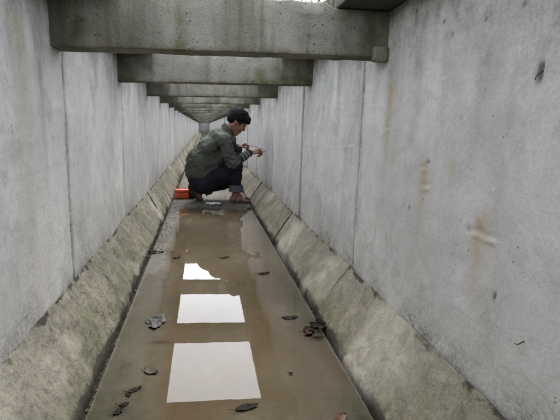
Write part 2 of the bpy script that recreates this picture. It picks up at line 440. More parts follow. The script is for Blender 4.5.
def wall_panel(parent, side, y0, y1, k):
    xw = XR if side > 0 else XL
    base = TR if side > 0 else TL
    near = y1 < 9
    st = .0075 if y1 < 3.4 else .012 if y1 < 4.7 else .02 if near else .07
    rs = np.random.RandomState(100 + k + (50 if side > 0 else 0))
    off = rs.uniform(-.004, .007); yaw = rs.uniform(-.006, .006)
    g = .004
    ny = max(6, int((y1 - y0) / st)); ys = np.linspace(y0 + g, y1 - g, ny)
    ys = np.concatenate([[y0 + g, y0 + g], ys[:1] + .003, ys[1:-1], ys[-1:] - .003, [y1 - g, y1 - g]])
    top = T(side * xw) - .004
    zs = np.linspace(-.06, top, max(8, int((top + .06) / st)))
    Yg, Zg = np.meshgrid(ys, zs, indexing='ij'); y, z = Yg.ravel(), Zg.ravel()
    p = np.stack([y, z, np.full_like(y, side * 5.)], 1)
    d = off + yaw * (y - (y0 + y1) / 2) + .0035 * fbm(p * 1.7, 3, 4) + .0013 * fbm(p * 9, 4, 6)
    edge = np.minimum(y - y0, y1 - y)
    d -= .012 * np.clip(1 - ((y - (y0 + y1) / 2) / ((y1 - y0) / 2)) ** 2, 0, 1)
    d += (.012 if y1 < 3.2 else .006) * sstep(.013, .0, edge + .006 * fbm(p * 22, 3, 8))
    if side > 0 and near:
        for u, v, a, c in LIPS_R:
            yy, zz = rw(u, v); zz = zz - .25 * 0
            t = (z - zz) + .12 * (y - yy)
            w = np.exp(-((y - yy) / a) ** 2)
            d += -.0045 * w * (1 + .6 * fbm(p * 40, 2, 77)) * np.exp(-(t / c) ** 2) + .004 * w * np.exp(-((t - 2.2 * c) / (1.4 * c)) ** 2)
        for u, v, a, c in DARK_R:
            yy, zz = rw(u, v); d += .004 * gauss(y, z, yy, zz, a, c)
    x = xw + d
    x = x.reshape(Yg.shape); x[0] = xw + .05; x[-1] = xw + .05
    V = np.stack([side * x.ravel(), y, z], 1)
    f = grid_faces(len(ys), len(zs), flip=(side > 0))
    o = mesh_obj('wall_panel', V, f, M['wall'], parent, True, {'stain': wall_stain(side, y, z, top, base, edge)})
    return o

JOINT_R = pix(365, 62, X=XR)[1]; JOINT_L = pix(62.5, 53, X=-XL)[1]
for side, lab in ((-1, 'pale grey concrete channel wall streaked with green, beside the orange box'),
                  (1, 'pale grey concrete channel wall with rust streaks and wire stubs, the one being marked')):
    xw = XL if side < 0 else XR
    root = empty('channel_wall', (side * xw, 0, 0), lab, 'wall')
    j0 = (JOINT_L if side < 0 else JOINT_R) - BEAMS[2]
    js = [Y_MIN] + [b + j0 for b in BEAMS[1:]]
    while js[-1] + 1.31 < Y_MAX: js.append(js[-1] + 1.31)
    js.append(Y_MAX)
    for k in range(len(js) - 1):
        pn = wall_panel(root, side, js[k], js[k + 1], k)
        if side > 0:
            PANELS = globals().setdefault('PANELS', {}); PANELS[k] = (js[k], js[k + 1], pn)
    x0 = side * (xw + .045); x1 = side * (xw + .16)
    V = [(x, y, z) for x in (x0, x1) for y in (Y_MIN, Y_MAX) for z in (-.1, T(side * xw) - .01)]
    F = [(0, 1, 3, 2), (4, 6, 7, 5), (0, 4, 5, 1), (2, 3, 7, 6), (1, 5, 7, 3), (0, 2, 6, 4)]
    mesh_obj('wall_core', V, [list(q) for q in F], M['soil'], root, False)

# stubs of tying wire sticking out of the right wall
def tube(pts, r, n=6):
    pts = [np.array(p, float) for p in pts]; V = []; F = []
    for i, p in enumerate(pts):
        t = pts[min(i + 1, len(pts) - 1)] - pts[max(i - 1, 0)]; t = t / (np.linalg.norm(t) + 1e-9)
        a = np.cross(t, [0, 0, 1] if abs(t[2]) < .9 else [1, 0, 0]); a /= np.linalg.norm(a); b = np.cross(t, a)
        ri = r[i] if hasattr(r, '__len__') else r
        for k in range(n):
            q = 2 * math.pi * k / n; V.append(p + ri * (a * math.cos(q) + b * math.sin(q)))
    for i in range(len(pts) - 1):
        for k in range(n): F.append([i * n + k, i * n + (k + 1) % n, (i + 1) * n + (k + 1) % n, (i + 1) * n + k])
    F.append(list(range(n))[::-1]); F.append([(len(pts) - 1) * n + k for k in range(n)])
    return np.array(V), F
def on_panel(y):
    for k, (a, b, o) in PANELS.items():
        if a <= y < b: return o
for (u, v, pts) in [(523, 341, [(0, 0), (.0, -.004), (-.006, -.010), (-.016, -.012)]), (409, 205, [(0, .012), (-.003, .004), (0, -.004), (-.004, -.014)]),
                    (421, 11, [(-.01, -.005), (0, -.008), (.006, -.002), (.008, .008)]), (447, 21, [(0, .006), (.003, -.003), (-.003, -.007)]),
                    (540, 74, [(.002, .006), (-.001, -.004), (-.003, -.010)])]:
    y0, z0 = rw(u, v)
    P = [(XR + .004 if i == 0 else XR - .003 - .004 * math.sin(i), y0 - a * 1.2, z0 + b * 1.2) for i, (a, b) in enumerate(pts)]
    P = [A3_ for A3_ in P]; Q = []
    for i in range(len(P) - 1):
        p0, p1, p2, p3 = [np.array(P[min(max(j, 0), len(P) - 1)]) for j in (i - 1, i, i + 1, i + 2)]
        for t in np.linspace(0, 1, 5)[:-1]: Q.append(.5 * (2 * p1 + (p2 - p0) * t + (2 * p0 - 5 * p1 + 4 * p2 - p3) * t * t + (3 * p1 - p0 - 3 * p2 + p3) * t ** 3))
    Q.append(np.array(P[-1]))
    V, F = tube(Q, [.0015 - .0006 * i / len(Q) for i in range(len(Q))])
    mesh_obj('wire_stub', V, F, M['rustwire'], on_panel(y0))

# end walls; the one behind the camera is added to block stray light
def end_wall(y, th, label):
    ring = resample([(-XL - .16, -.1), (XR + .16, -.1), (XR + .16, T(XR)), (-XL - .16, T(-XL))], .08, .01)
    V, F = prism(ring, y, y + th, .1, 'Y', .002, 5)
    o = mesh_obj('end_wall', V, F, M['wall'], None, True, {'stain': np.zeros((len(V), 3))})
    tag(o, label, 'wall')
end_wall(Y_MAX, .2, 'dark concrete wall closing the covered far end of the channel')
end_wall(Y_MIN - .2, .2, 'unseen concrete wall added opposite the squatting person to stop light leaking in')

# ------------------------------------------------------------------ haunches
def haunch(parent, side, y0, y1, k, bump_out=0.0):
    e, xw, t = (ER, XR, TR) if side > 0 else (EL, XL, TL)
    s = side
    near = y1 < 9
    step = .012 if y1 < 4 else .022 if near else .08
    mid = ((e + .03 + xw) / 2, t / 2)
    prof = [(e + .022, -.05), (e + .026, .012), (mid[0] - .010, mid[1] + .014), (xw - .003, t + .014), (xw - .001, t - .06), (xw - .001, -.05)]
    ring = resample([(s * x, z) for x, z in prof], step, .012)
    amp = .0058 if s < 0 else .0030
    V, F = prism(ring, y0, y1, step, 'Y', amp, 17 if s < 0 else 9, seed=k * 3 + (20 if s > 0 else 0), oct=5)
    V[:, 0] -= s * bump_out
    y, z = V[:, 1], V[:, 2]
    n = fbm(V * 8, 4, 3); n2 = fbm(V * 22, 3, 1)
    # keep the back of the block off the wall
    if s > 0: V[:, 0] = np.minimum(V[:, 0], xw - .0015)
    else: V[:, 0] = np.maximum(V[:, 0], -xw + .0015)
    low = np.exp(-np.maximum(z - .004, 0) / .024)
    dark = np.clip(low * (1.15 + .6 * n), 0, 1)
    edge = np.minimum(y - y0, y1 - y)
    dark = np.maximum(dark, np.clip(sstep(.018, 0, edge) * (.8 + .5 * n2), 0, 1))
    moss = np.clip(np.exp(-np.maximum(z - .03, 0) / .09) * (.7 + .9 * n) + .5 * np.clip(n + .1, 0, 1), 0, 1)
    pale = np.clip(fbm(V * 3.1 + 4, 4, 12) * 1.3 - .1, 0, .85)
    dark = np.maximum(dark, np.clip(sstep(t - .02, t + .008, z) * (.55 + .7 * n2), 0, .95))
    return mesh_obj('haunch_block', V, F, M['haunch_l' if s < 0 else 'haunch_r'], parent, True,
                    {'stain': np.stack([moss, dark, pale], 1)})
jr = pix(334, 288, X=(ER + XR) / 2 + .01)[1]
joints_r = [Y_MIN, .35, jr, jr + 1.35, 5.05, 7.1, 9.2, 12, 16, 20, 25, 30, Y_MAX]
lm = lambda u, v: pix(u, v, X=-(EL + XL) / 2 - .02)[1]
joints_l = [Y_MIN, .45, lm(104, 251), lm(153, 191), 6.6, 9.2, 12, 16, 20, 25, 30, Y_MAX]
joints_l = sorted(joints_l)
for side, js, lab in ((-1, joints_l, 'rough mossy sloping concrete kerb along the wall beside the orange box'),
                      (1, joints_r, 'smoother beige sloping concrete kerb under the wall with wire stubs')):
    root = empty('sloping_kerb', (side * (XR if side > 0 else XL), 0, 0), lab, 'kerb')
    rs = np.random.RandomState(5)
    for k in range(len(js) - 1):
        haunch(root, side, js[k] + .0025, js[k + 1] - .0025, k, rs.uniform(0, .008) if not (side > 0 and k == 2) else -.003)

# ------------------------------------------------------------------ floor, crevices, water
def floor_height(x, y):
    p = np.stack([x, y, np.zeros_like(x)], 1)
    n = fbm(p * np.array([5, 2.6, 1]), 4, 31); nf = fbm(p * 26, 4, 33)
    z = -.0045 + .0011 * n + .0005 * nf
    # silt bank against the left kerb, wide and wet nearby, narrow and stony further on
    w = np.interp(y, [0, 1.6, 2.6, 3.4, 4.2, 5.0], [.24, .23, .16, .125, .12, .14]) + .03 * n
    b = sstep(w, w * .35, x + EL)
    z = z + b * np.interp(y, [0, 2.2, 3.0, 3.6, 5], [.0022, .0026, .0062, .0135, .0165]) + b * .004 * np.clip(nf, -1, 1.5) * sstep(2.4, 3.6, y)
    # dry stony silt where the person squats and beyond
    d = sstep(4.60, 4.76, y + .09 * n + .05 * nf) * sstep(8.5, 6.4, y)
    z = z * (1 - d) + d * (.038 + .004 * n + .0035 * nf)
    # little sand tongue on the right of the water
    return z
nx, ny = 90, 520
xs = np.linspace(-EL, ER, nx); ysf = np.concatenate([np.linspace(Y_MIN, .9, 30)[:-1], np.linspace(.9, 7.5, ny), np.linspace(7.5, Y_MAX, 120)[1:]])
Xg, Yg = np.meshgrid(xs, ysf, indexing='ij'); xx, yy = Xg.ravel(), Yg.ravel()
zz = floor_height(xx, yy)
edge = np.minimum(xx + EL, ER - xx)
lip = sstep(.012, .004, edge)
pn = np.stack([xx, yy, zz * 0], 1)
zz = zz * (1 - lip) + lip * (.0022 + .0012 * fbm(pn * 18, 3, 40))
n = fbm(pn * 5, 4, 21); n2 = fbm(pn * 15, 4, 23)
wbank = np.interp(yy, [0, 1.6, 2.6, 3.4, 4.2, 5.0], [.24, .23, .16, .125, .12, .14]) + .03 * n
dry = np.maximum(sstep(-.0015, .004, zz), .75 * sstep(wbank * 1.1, wbank * .7, xx + EL + .02 * n2))
algae = np.clip(sstep(.17, .02, xx + EL) * (.7 + 1.3 * n) * sstep(2.9, 1.8, yy) + sstep(.16, .0, ER - xx) * (.35 + 1.3 * n) * sstep(3.3, 2.2, yy), 0, 1)
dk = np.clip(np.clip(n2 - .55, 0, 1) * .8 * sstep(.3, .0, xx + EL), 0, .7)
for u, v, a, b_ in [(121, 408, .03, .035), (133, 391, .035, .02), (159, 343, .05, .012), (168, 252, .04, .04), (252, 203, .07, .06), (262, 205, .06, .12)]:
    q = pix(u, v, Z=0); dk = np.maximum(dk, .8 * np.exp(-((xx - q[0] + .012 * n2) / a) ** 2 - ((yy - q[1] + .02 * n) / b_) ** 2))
n5 = fbm(pn * np.array([3.2, 1.7, 1]), 5, 61)
slab = np.clip(.2 + 1.2 * n5 + .6 * sstep(.12, .30, xx + .1 * n), 0, 1)
rim = np.exp(-((xx + EL - wbank * 1.05 - .02 * n2) / .035) ** 2)
ochre = np.clip(rim * (.5 + .8 * n) + .95 * np.clip(fbm(pn * np.array([6, 1.8, 1]), 5, 66) + .05, 0, 1), 0, .95)
mesh = mesh_obj('channel_floor', np.stack([xx, yy, zz], 1), grid_faces(nx, len(ysf), flip=True), M['floor'], None, True, {'stain': np.stack([algae, dry, dk], 1), 'tone': np.stack([ochre, slab, slab * 0], 1)})
tag(mesh, kind='structure')
# bed of dark soil under the slab edges (bottom of the crevices)
V, F = [], []
ys_ = np.concatenate([np.linspace(Y_MIN, 8, 500), np.linspace(8, Y_MAX, 60)[1:]]); xs_ = np.linspace(-XL - .02, XR + .02, 60)
Xg, Yg = np.meshgrid(xs_, ys_, indexing='ij'); P = np.stack([Xg.ravel(), Yg.ravel(), np.zeros(Xg.size)], 1)
P[:, 2] = -.028 + .006 * fbm(P * 20, 4, 51)
bed = mesh_obj('soil_bed', P, grid_faces(60, len(ys_), flip=True), M['soil']); tag(bed, kind='structure')
# water sheet
wx = np.array([-EL - .018, ER + .018]); V = [(-EL + .001, Y_MIN, 0), (ER - .001, Y_MIN, 0), (ER - .001, Y_MAX, 0), (-EL + .001, Y_MAX, 0)]
water = mesh_obj('water', V, [[0, 1, 2, 3]], M['water'], None, False); tag(water, kind='structure')

# ------------------------------------------------------------------ cross beams
def tiltbend(P):
    P = P.copy(); P[:, 2] += TILT * (P[:, 0] + XL) + HL; return P
GB = 'cross beams spanning the channel'
for k, yb in enumerate(BEAMS):
    step = .010 if k in (2, 3) else .018 if k in (1, 4, 5) else .05
    ring = resample([(yb, 0), (yb + BT, 0), (yb + BT, BH - .003), (yb, BH - .003)], step, .0055)
    V, F = prism(ring, -XL - .03, XR + .03, step, 'X', .0023, 19, seed=60 + k, bend=tiltbend, oct=5)
    x, y, z = V.T; zr = z - H(x)
    n = fbm(V * 7, 4, 71 + k); n2 = fbm(V * 25, 3, 75)
    jit = .006 * n2
    ends = np.maximum(sstep(-AL + .004, -AL - .012, x + jit), sstep(AR - .004, AR + .012, x + jit))  # both beam ends, outside the opening edges, take a darker, greener tone
    if k == 2: ends = np.maximum(.45 * sstep(-AL + .02, -AL - .12, x), sstep(AR - .03, AR + .03, x + jit))
    moss = np.clip(ends * (.45 + .5 * n) + sstep(.03, .0, zr) * (.55 + .6 * n) + np.clip(n - .35, 0, 1), 0, 1)
    dark = np.clip(.55 * ends * (.85 + .4 * n2) + .35 * np.clip(fbm(V * np.array([6, 6, 1.2]), 3, 90 + k) - .15, 0, 1), 0, .8)
    pale = np.zeros_like(x)
    if k == 2:
        V[:, 2] += .020 * sstep(BH - .02, BH - .006, zr) * sstep(-AL + .01, -AL + .06, x) * sstep(AR - .01, AR - .05, x) * (1 + .15 * n2)
        front = (y < yb + .02)
        for u, w, am in [(309, .0022, .8), (181, .022, .8), (75, .03, .9), (62, .02, .4), (240, .012, .3), (262, .008, .35), (225, .02, .2), (140, .03, .25)]:
            x0 = pix(u, 30, Y=yb)[0]
            g_ = am * np.exp(-((x - x0 + .003 * n2) / w) ** 2)
            if u == 309: g_ = g_ * (fbm(V * np.array([1, 1, 60.]), 2, 8) > -.1)
            (moss if u in (181, 75) else dark)[:] = np.clip((moss if u in (181, 75) else dark) + g_ * (1 if u in (181, 75) else front), 0, .95)
        x0 = pix(312, 3, Y=yb)[0]; pale = np.clip(np.exp(-((x - x0) / .05) ** 2) * sstep(BH - .03, BH - .005, zr) * (.7 + .5 * n2), 0, 1)
    lab = {2: 'concrete cross beam with a chipped knob at its lower corner, largest of the row',
           3: 'concrete cross beam with dark ends, second from the knobbed beam',
           4: 'concrete cross beam third in the row, just short of the squatting person',
           0: 'concrete cross beam out of sight two bays before the knobbed beam',
           1: 'concrete cross beam one bay before the knobbed beam'}.get(k, 'weathered concrete cross beam beyond the squatting person')
    if k == 2:
        lab = 'concrete cross beam with a chipped knob at its lower corner, the largest one'
        root = empty('cross_beam', (0, yb, HL), lab, 'beam', GB)
        mesh_obj('beam_body', V, F, M['beam'], root, True, {'stain': np.stack([moss, dark, pale], 1)})
        c = pix(380, 49, Y=yb - .004)
        ring2 = resample([(yb - .022, -.02), (yb + .02, -.02), (yb + .02, .038), (yb - .018, .036)], .006, .012)
        V2, F2 = prism(ring2, c[0] - .028, XR - .004, .006, 'X', .004, 25, seed=4, bend=tiltbend, capr=.008)
        mesh_obj('knob', V2, F2, M['beam'], root, True, {'stain': np.tile([.5, .15, 0.], (len(V2), 1))})
    else:
        if k == 3: lab = 'concrete cross beam with dark ends, next after the knobbed beam'
        if k == 4: lab = 'concrete cross beam second after the knobbed beam, not yet over the squatting person'
        o = mesh_obj('cross_beam', V, F, M['beam'], None, True, {'stain': np.stack([moss, dark, pale], 1)})
        tag(o, lab, 'beam', GB)

# ------------------------------------------------------------------ ledge slabs either side of the opening, cover over the far end
for side, lab in ((-1, 'row of concrete ledge slabs roofing the strip above the mossy kerb'), (1, 'row of concrete ledge slabs roofing the strip above the wall with wire stubs')):
    root = empty('ledge', (side * .6, 0, T(side * .6)), lab, 'ledge')
    a = -AL if side < 0 else AR; o_ = -XL - .25 if side < 0 else XR + .25
    z0 = .0015
    cuts = [Y_MIN - .2] + [b + BT / 2 for b in BEAMS[1:]] + [Y_COVER]
    for k in range(len(cuts) - 1):
        poly = [(a, T(a) + z0), (o_, T(o_) + z0), (o_, T(o_) + .075), (a, T(a) + .075)]
        st = .02 if k < 5 else .08
        V, F = prism(resample(poly, st, .006), cuts[k] + .003, cuts[k + 1] - .003, st, 'Y', .0018, 10, seed=130 + k)
        V[:, 2] = np.maximum(V[:, 2], T(V[:, 0]) + .0008)
        x = V[:, 0]
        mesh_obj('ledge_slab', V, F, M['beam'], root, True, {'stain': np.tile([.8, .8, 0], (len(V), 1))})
root = empty('cover_slab', (0.1, Y_COVER, T(.1)), 'continuous concrete cover over the dark far end of the channel', 'slab')
poly = [(-XL - .25, T(-XL - .25) + .0015), (XR + .25, T(XR + .25) + .0015), (XR + .25, T(XR) + .08), (-XL - .25, T(-XL) + .08)]
V, F = prism(resample(poly, .08, .006), Y_COVER, Y_MAX + .3, .1, 'Y', .0015, 8)
mesh_obj('slab', V, F, M['beam'], root, True, {'stain': np.tile([.4, .3, 0], (len(V), 1))})

# ground outside, level with the top of the slabs, with a slot for the channel
gz = T(.1) + .06; xo0, xo1 = -XL - .24, XR + .24; B = 900
V = [(-B, -B, gz), (xo0, -B, gz), (xo0, Y_MIN - .2, gz), (xo0, Y_MAX + .3, gz), (xo0, B, gz), (-B, B, gz),
     (xo1, -B, gz), (B, -B, gz), (B, B, gz), (xo1, B, gz), (xo1, Y_MAX + .3, gz), (xo1, Y_MIN - .2, gz)]
F = [[0, 1, 2, 3, 4, 5], [6, 7, 8, 9, 10, 11], [1, 6, 11, 2], [3, 10, 9, 4]]
g = mesh_obj('ground', V, F, M['turf'], None, False); tag(g, kind='structure')
# grass on the banks, and a few tufts rooted on the largest beam
rs = np.random.RandomState(11); V = []; F = []
def blade(x, y, z, h, a, lean, w):
    d = np.array([math.cos(a), math.sin(a), 0]); s = np.array([-d[1], d[0], 0]) * w
    p = np.array([x, y, z]); k = len(V)
    for t, ww in ((0, 1.), (.5, .8), (1., .05)):
        c = p + d * lean * h * t * t + np.array([0, 0, h * t * (1 - .25 * lean * t)])
        V.append(c - s * ww); V.append(c + s * ww)
    F.append([k, k + 1, k + 3, k + 2]); F.append([k + 2, k + 3, k + 5, k + 4])
for i in range(5200):
    s = rs.choice((-1, 1)); x = (XR + .16 + rs.exponential(.3)) if s > 0 else -(XL + .16 + rs.exponential(.3))
    y = rs.uniform(Y_MIN, 16); blade(x, y, gz - .01 if abs(x) > XR + .24 else T(x) + .07, rs.uniform(.03, .13), rs.uniform(0, 6.28), rs.uniform(.2, 1.), .0025)
g = mesh_obj('grass', V, F, M['grass'], None, True); tag(g, 'short green grass growing along both banks above the channel', 'grass', kind='stuff')
V = []; F = []
yb = BEAMS[2]
for i in range(900):
    x = pix(rs.choice((205, 262, 318, 285, 180), p=(.2, .2, .35, .15, .1)) + rs.normal(0, 14), 3, Y=yb)[0]
    if -AL + .03 < x < AR - .02:
        blade(x, yb + rs.uniform(.005, BT - .02), T(x) + .010, rs.uniform(.008, .03), rs.uniform(0, 6.28), rs.uniform(.3, 1.2), .0022)
g = mesh_obj('moss_tuft', V, F, M['grass'], None, True); tag(g, 'low green moss and grass on top of the largest cross beam', 'moss', kind='stuff')

# ------------------------------------------------------------------ organic surfaces: signed distances polygonised with surface nets
class Field:
    def __init__(s, lo, hi, h):
        s.lo = np.array(lo, float); s.h = h; s.n = np.ceil((np.array(hi) - s.lo) / h).astype(int) + 1
        s.S = np.full(s.n, .2, np.float32)
    def box(s, lo, hi):
        a = np.clip(((np.array(lo) - s.lo) / s.h).astype(int), 0, s.n - 1); b = np.clip(((np.array(hi) - s.lo) / s.h).astype(int) + 2, 1, s.n)
        ax = [s.lo[i] + s.h * np.arange(a[i], b[i]) for i in range(3)]
        P = np.stack(np.meshgrid(*ax, indexing='ij'), -1)
        return tuple(slice(a[i], b[i]) for i in range(3)), P
    def put(s, sl, d, k, sub=False):
        A = s.S[sl]
        if sub: d = -d; hh = np.clip(.5 - .5 * (d - A) / k * -1 * -1, 0, 1)
        if sub:
            hh = np.clip(.5 + .5 * (d - A) / k, 0, 1); s.S[sl] = A * (1 - hh) + d * hh + k * hh * (1 - hh)
        else:
            hh = np.clip(.5 + .5 * (A - d) / k, 0, 1); s.S[sl] = A * (1 - hh) + d * hh - k * hh * (1 - hh)
    def cap(s, a, b, ra, rb, k=.02):
        a, b = np.array(a, float), np.array(b, float); m = max(ra, rb) + k + .015
        sl, P = s.box(np.minimum(a, b) - m, np.maximum(a, b) + m)
        ab = b - a; t = np.clip(((P - a) @ ab) / (ab @ ab + 1e-12), 0, 1)
        d = np.linalg.norm(P - a - t[..., None] * ab, axis=-1) - (ra + (rb - ra) * t)
        s.put(sl, d, k)
    def chain(s, pts, rs, k=.02):
        for i in range(len(pts) - 1): s.cap(pts[i], pts[i + 1], rs[i], rs[i + 1], k)
    def ell(s, c, axes, r, k=.02, sub=False):
        c = np.array(c, float); R = np.array(axes, float); r = np.array(r, float); m = r.max() + k + .015
        sl, P = s.box(c - m, c + m)
        q = (P - c) @ R.T; k0 = np.linalg.norm(q / r, axis=-1); k1 = np.linalg.norm(q / r ** 2, axis=-1) + 1e-9
        d = k0 * (k0 - 1) / k1
        s.put(sl, d, k, sub)
    def halfspace_cut(s, p, nrm):
        """remove what lies on the side nrm points to"""
        ax = [s.lo[i] + s.h * np.arange(s.n[i]) for i in range(3)]
        nrm = np.array(nrm, float); nrm /= np.linalg.norm(nrm)
        d = (ax[0] - p[0])[:, None, None] * nrm[0] + (ax[1] - p[1])[None, :, None] * nrm[1] + (ax[2] - p[2])[None, None, :] * nrm[2]
        s.S = np.maximum(s.S, d).astype(np.float32)
    def mesh(s):
        S = s.S; ins = S < 0
        c = [ins[i:S.shape[0] - 1 + i, j:S.shape[1] - 1 + j, k:S.shape[2] - 1 + k] for i in (0, 1) for j in (0, 1) for k in (0, 1)]
        cnt = sum(x.astype(np.int8) for x in c); act = (cnt > 0) & (cnt < 8)
        idx = np.argwhere(act); idm = np.full(act.shape, -1, np.int64); idm[act] = np.arange(len(idx))
        corner = np.array([(i, j, k) for i in (0, 1) for j in (0, 1) for k in (0, 1)])
        val = np.stack([S[tuple((idx + o).T)] for o in corner], 1)
        acc = np.zeros((len(idx), 3)); num = np.zeros(len(idx))
        for a in range(8):
            for b in range(a + 1, 8):
                if np.abs(corner[a] - corner[b]).sum() != 1: continue
                m = (val[:, a] < 0) != (val[:, b] < 0); t = val[m, a] / (val[m, a] - val[m, b])
                acc[m] += corner[a] + t[:, None] * (corner[b] - corner[a]); num[m] += 1
        V = s.lo + s.h * (idx + acc / num[:, None]); F = []
        for ax in range(3):
            o1, o2 = [i for i in range(3) if i != ax]
            A = np.moveaxis(ins, ax, 0); ch = A[:-1] != A[1:]
            ii = np.argwhere(ch)
            g_ = np.empty_like(ii); g_[:, ax] = ii[:, 0]; g_[:, o1] = ii[:, 1]; g_[:, o2] = ii[:, 2]
            ok = (g_[:, o1] > 0) & (g_[:, o2] > 0) & (g_[:, o1] < S.shape[o1] - 1) & (g_[:, o2] < S.shape[o2] - 1); g_ = g_[ok]
            e1 = np.eye(3, dtype=int)[o1]; e2 = np.eye(3, dtype=int)[o2]
            q = np.stack([idm[tuple((g_ - e1 - e2).T)], idm[tuple((g_ - e2).T)], idm[tuple(g_.T)], idm[tuple((g_ - e1).T)]], 1)
            pos = ins[tuple(g_.T)]
            if ax == 1: pos = ~pos
            q[~pos] = q[~pos][:, ::-1]; F.append(q)
        return V, np.concatenate(F)
def relax(V, F, it=2, lam=.5):
    for _ in range(it):
        acc = np.zeros_like(V); n = np.zeros(len(V))
        for i in range(4):
            for j in ((i + 1) % 4, (i - 1) % 4):
                np.add.at(acc, F[:, i], V[F[:, j]]); np.add.at(n, F[:, i], 1)
        V = V * (1 - lam) + lam * acc / np.maximum(n, 1)[:, None]
    return V
def normals(V, F):
    fn = np.cross(V[F[:, 2]] - V[F[:, 0]], V[F[:, 3]] - V[F[:, 1]]); N = np.zeros_like(V)
    for i in range(4): np.add.at(N, F[:, i], fn)
    return N / (np.linalg.norm(N, axis=1)[:, None] + 1e-12)

# ------------------------------------------------------------------ the squatting person
# modelled on flat ground, then set down on the silt bank and slightly reduced to its true size
PS = .96; PO = np.array([0, 0, .86 * (1 - PS)])
def ps(P): return np.asarray(P, float) * PS + PO
def pinv(P): return (np.asarray(P, float) - PO) / PS
def pobj(name, V, F, mat, parent=None, smooth=True, attrs=None): return mesh_obj(name, ps(V), F, mat, parent, smooth, attrs)
A3 = np.array
def unit(v): v = A3(v, float); return v / np.linalg.norm(v)
YN, YF = 4.93, 5.21            # depth of the near (right) and far (left) side of the body
YC = (YN + YF) / 2
pelvis = A3([-.02, YC, .235])
sp1 = A3([-.045, YC, .36]); sp2 = A3([-.025, YC, .49]); sp3 = A3([.055, YC, .61]); sp4 = A3([.155, YC, .72]); neck0 = A3([.245, YC, .800]); neck1 = A3([.315, YC - .01, .865])
shR = A3([.225, YC - .175, .705]); shL = A3([.275, YC + .17, .735])
elR = pix(233, 163, Y=4.86); wrR = pinv(pix(250.5, 153, Y=4.80))
elL = A3([.37, YF + .02, .47]); wrL = pix(239, 147.5, Y=5.06)
hipR = A3([.0, YN + .05, .215]); knR = pix(236.5, 166, Y=4.95); anR = pix(236, 193.5, Y=4.97)
hipL = A3([.0, YF - .05, .215]); knL = A3([.36, YF + .03, .24]); anL = A3([-.03, YF - .10, .125])
hc = A3([.380, YC - .015, .918]); tilt = math.radians(38)
hf = unit([math.cos(tilt), -.10, -math.sin(tilt)]); hs_ = unit(np.cross(hf, [0, 0, 1])); hu = np.cross(hs_, hf)   # hs_ points to the person's right
HS = 1.10
def hp(f, s, u): return hc + HS * (f * hf + s * hs_ + u * hu)
HAX = A3([hf, hs_, hu])

person = empty('person', (.15, YC * PS, .04), 'person in olive jacket and dark jeans squatting to mark the wall with a pen', 'person')

body = Field((-.30, 4.66, -.01), (.72, 5.42, 1.10), .0050)
body.chain([pelvis, sp1, sp2, sp3, sp4], [.10, .095, .095, .10, .09], .04)
body.cap(shR, shL, .05, .05, .03); body.cap(sp4, neck0, .07, .058, .03); body.cap(neck0, neck1, .056, .054, .02)
# head
body.ell(hp(-.008, 0, .030), HAX, A3([.098, .077, .092]) * HS, .02)
body.ell(hp(.034, 0, -.036), HAX, A3([.062, .060, .084]) * HS, .025)
body.cap(hp(.066, -.012, -.108), hp(.066, .012, -.108), .022 * HS, .022 * HS, .03)
for s in (-1, 1):
    body.cap(hp(-.005, s * .052, -.055), hp(.052, s * .022, -.105), .020 * HS, .018 * HS, .025)       # jaw line
    body.ell(hp(.066, s * .038, -.030), HAX, A3([.028, .024, .026]) * HS, .015)                       # cheekbone
    body.ell(hp(.101, s * .032, .002), HAX, A3([.016, .018, .011]) * HS, .010, sub=True)              # eye socket
    body.ell(hp(.083, s * .031, .002), HAX, A3([.012, .013, .010]) * HS, .004)                        # eyeball
    body.cap(hp(.094, s * .016, .020), hp(.080, s * .050, .018), .008 * HS, .007 * HS, .010)          # brow
    body.ell(hp(-.006, s * .079, -.008), [unit(hf + .25 * hu), hs_, unit(hu - .25 * hf)], A3([.019, .009, .032]) * HS, .008)   # ear
body.cap(hp(.094, 0, .004), hp(.106, 0, -.030), .008 * HS, .012 * HS, .010)                            # nose
for s in (-1, 1): body.ell(hp(.098, s * .012, -.036), HAX, A3([.010, .008, .007]) * HS, .006)
body.cap(hp(.090, -.020, -.064), hp(.090, .020, -.064), .008 * HS, .008 * HS, .006)
body.cap(hp(.088, -.016, -.076), hp(.088, .016, -.076), .009 * HS, .009 * HS, .006)
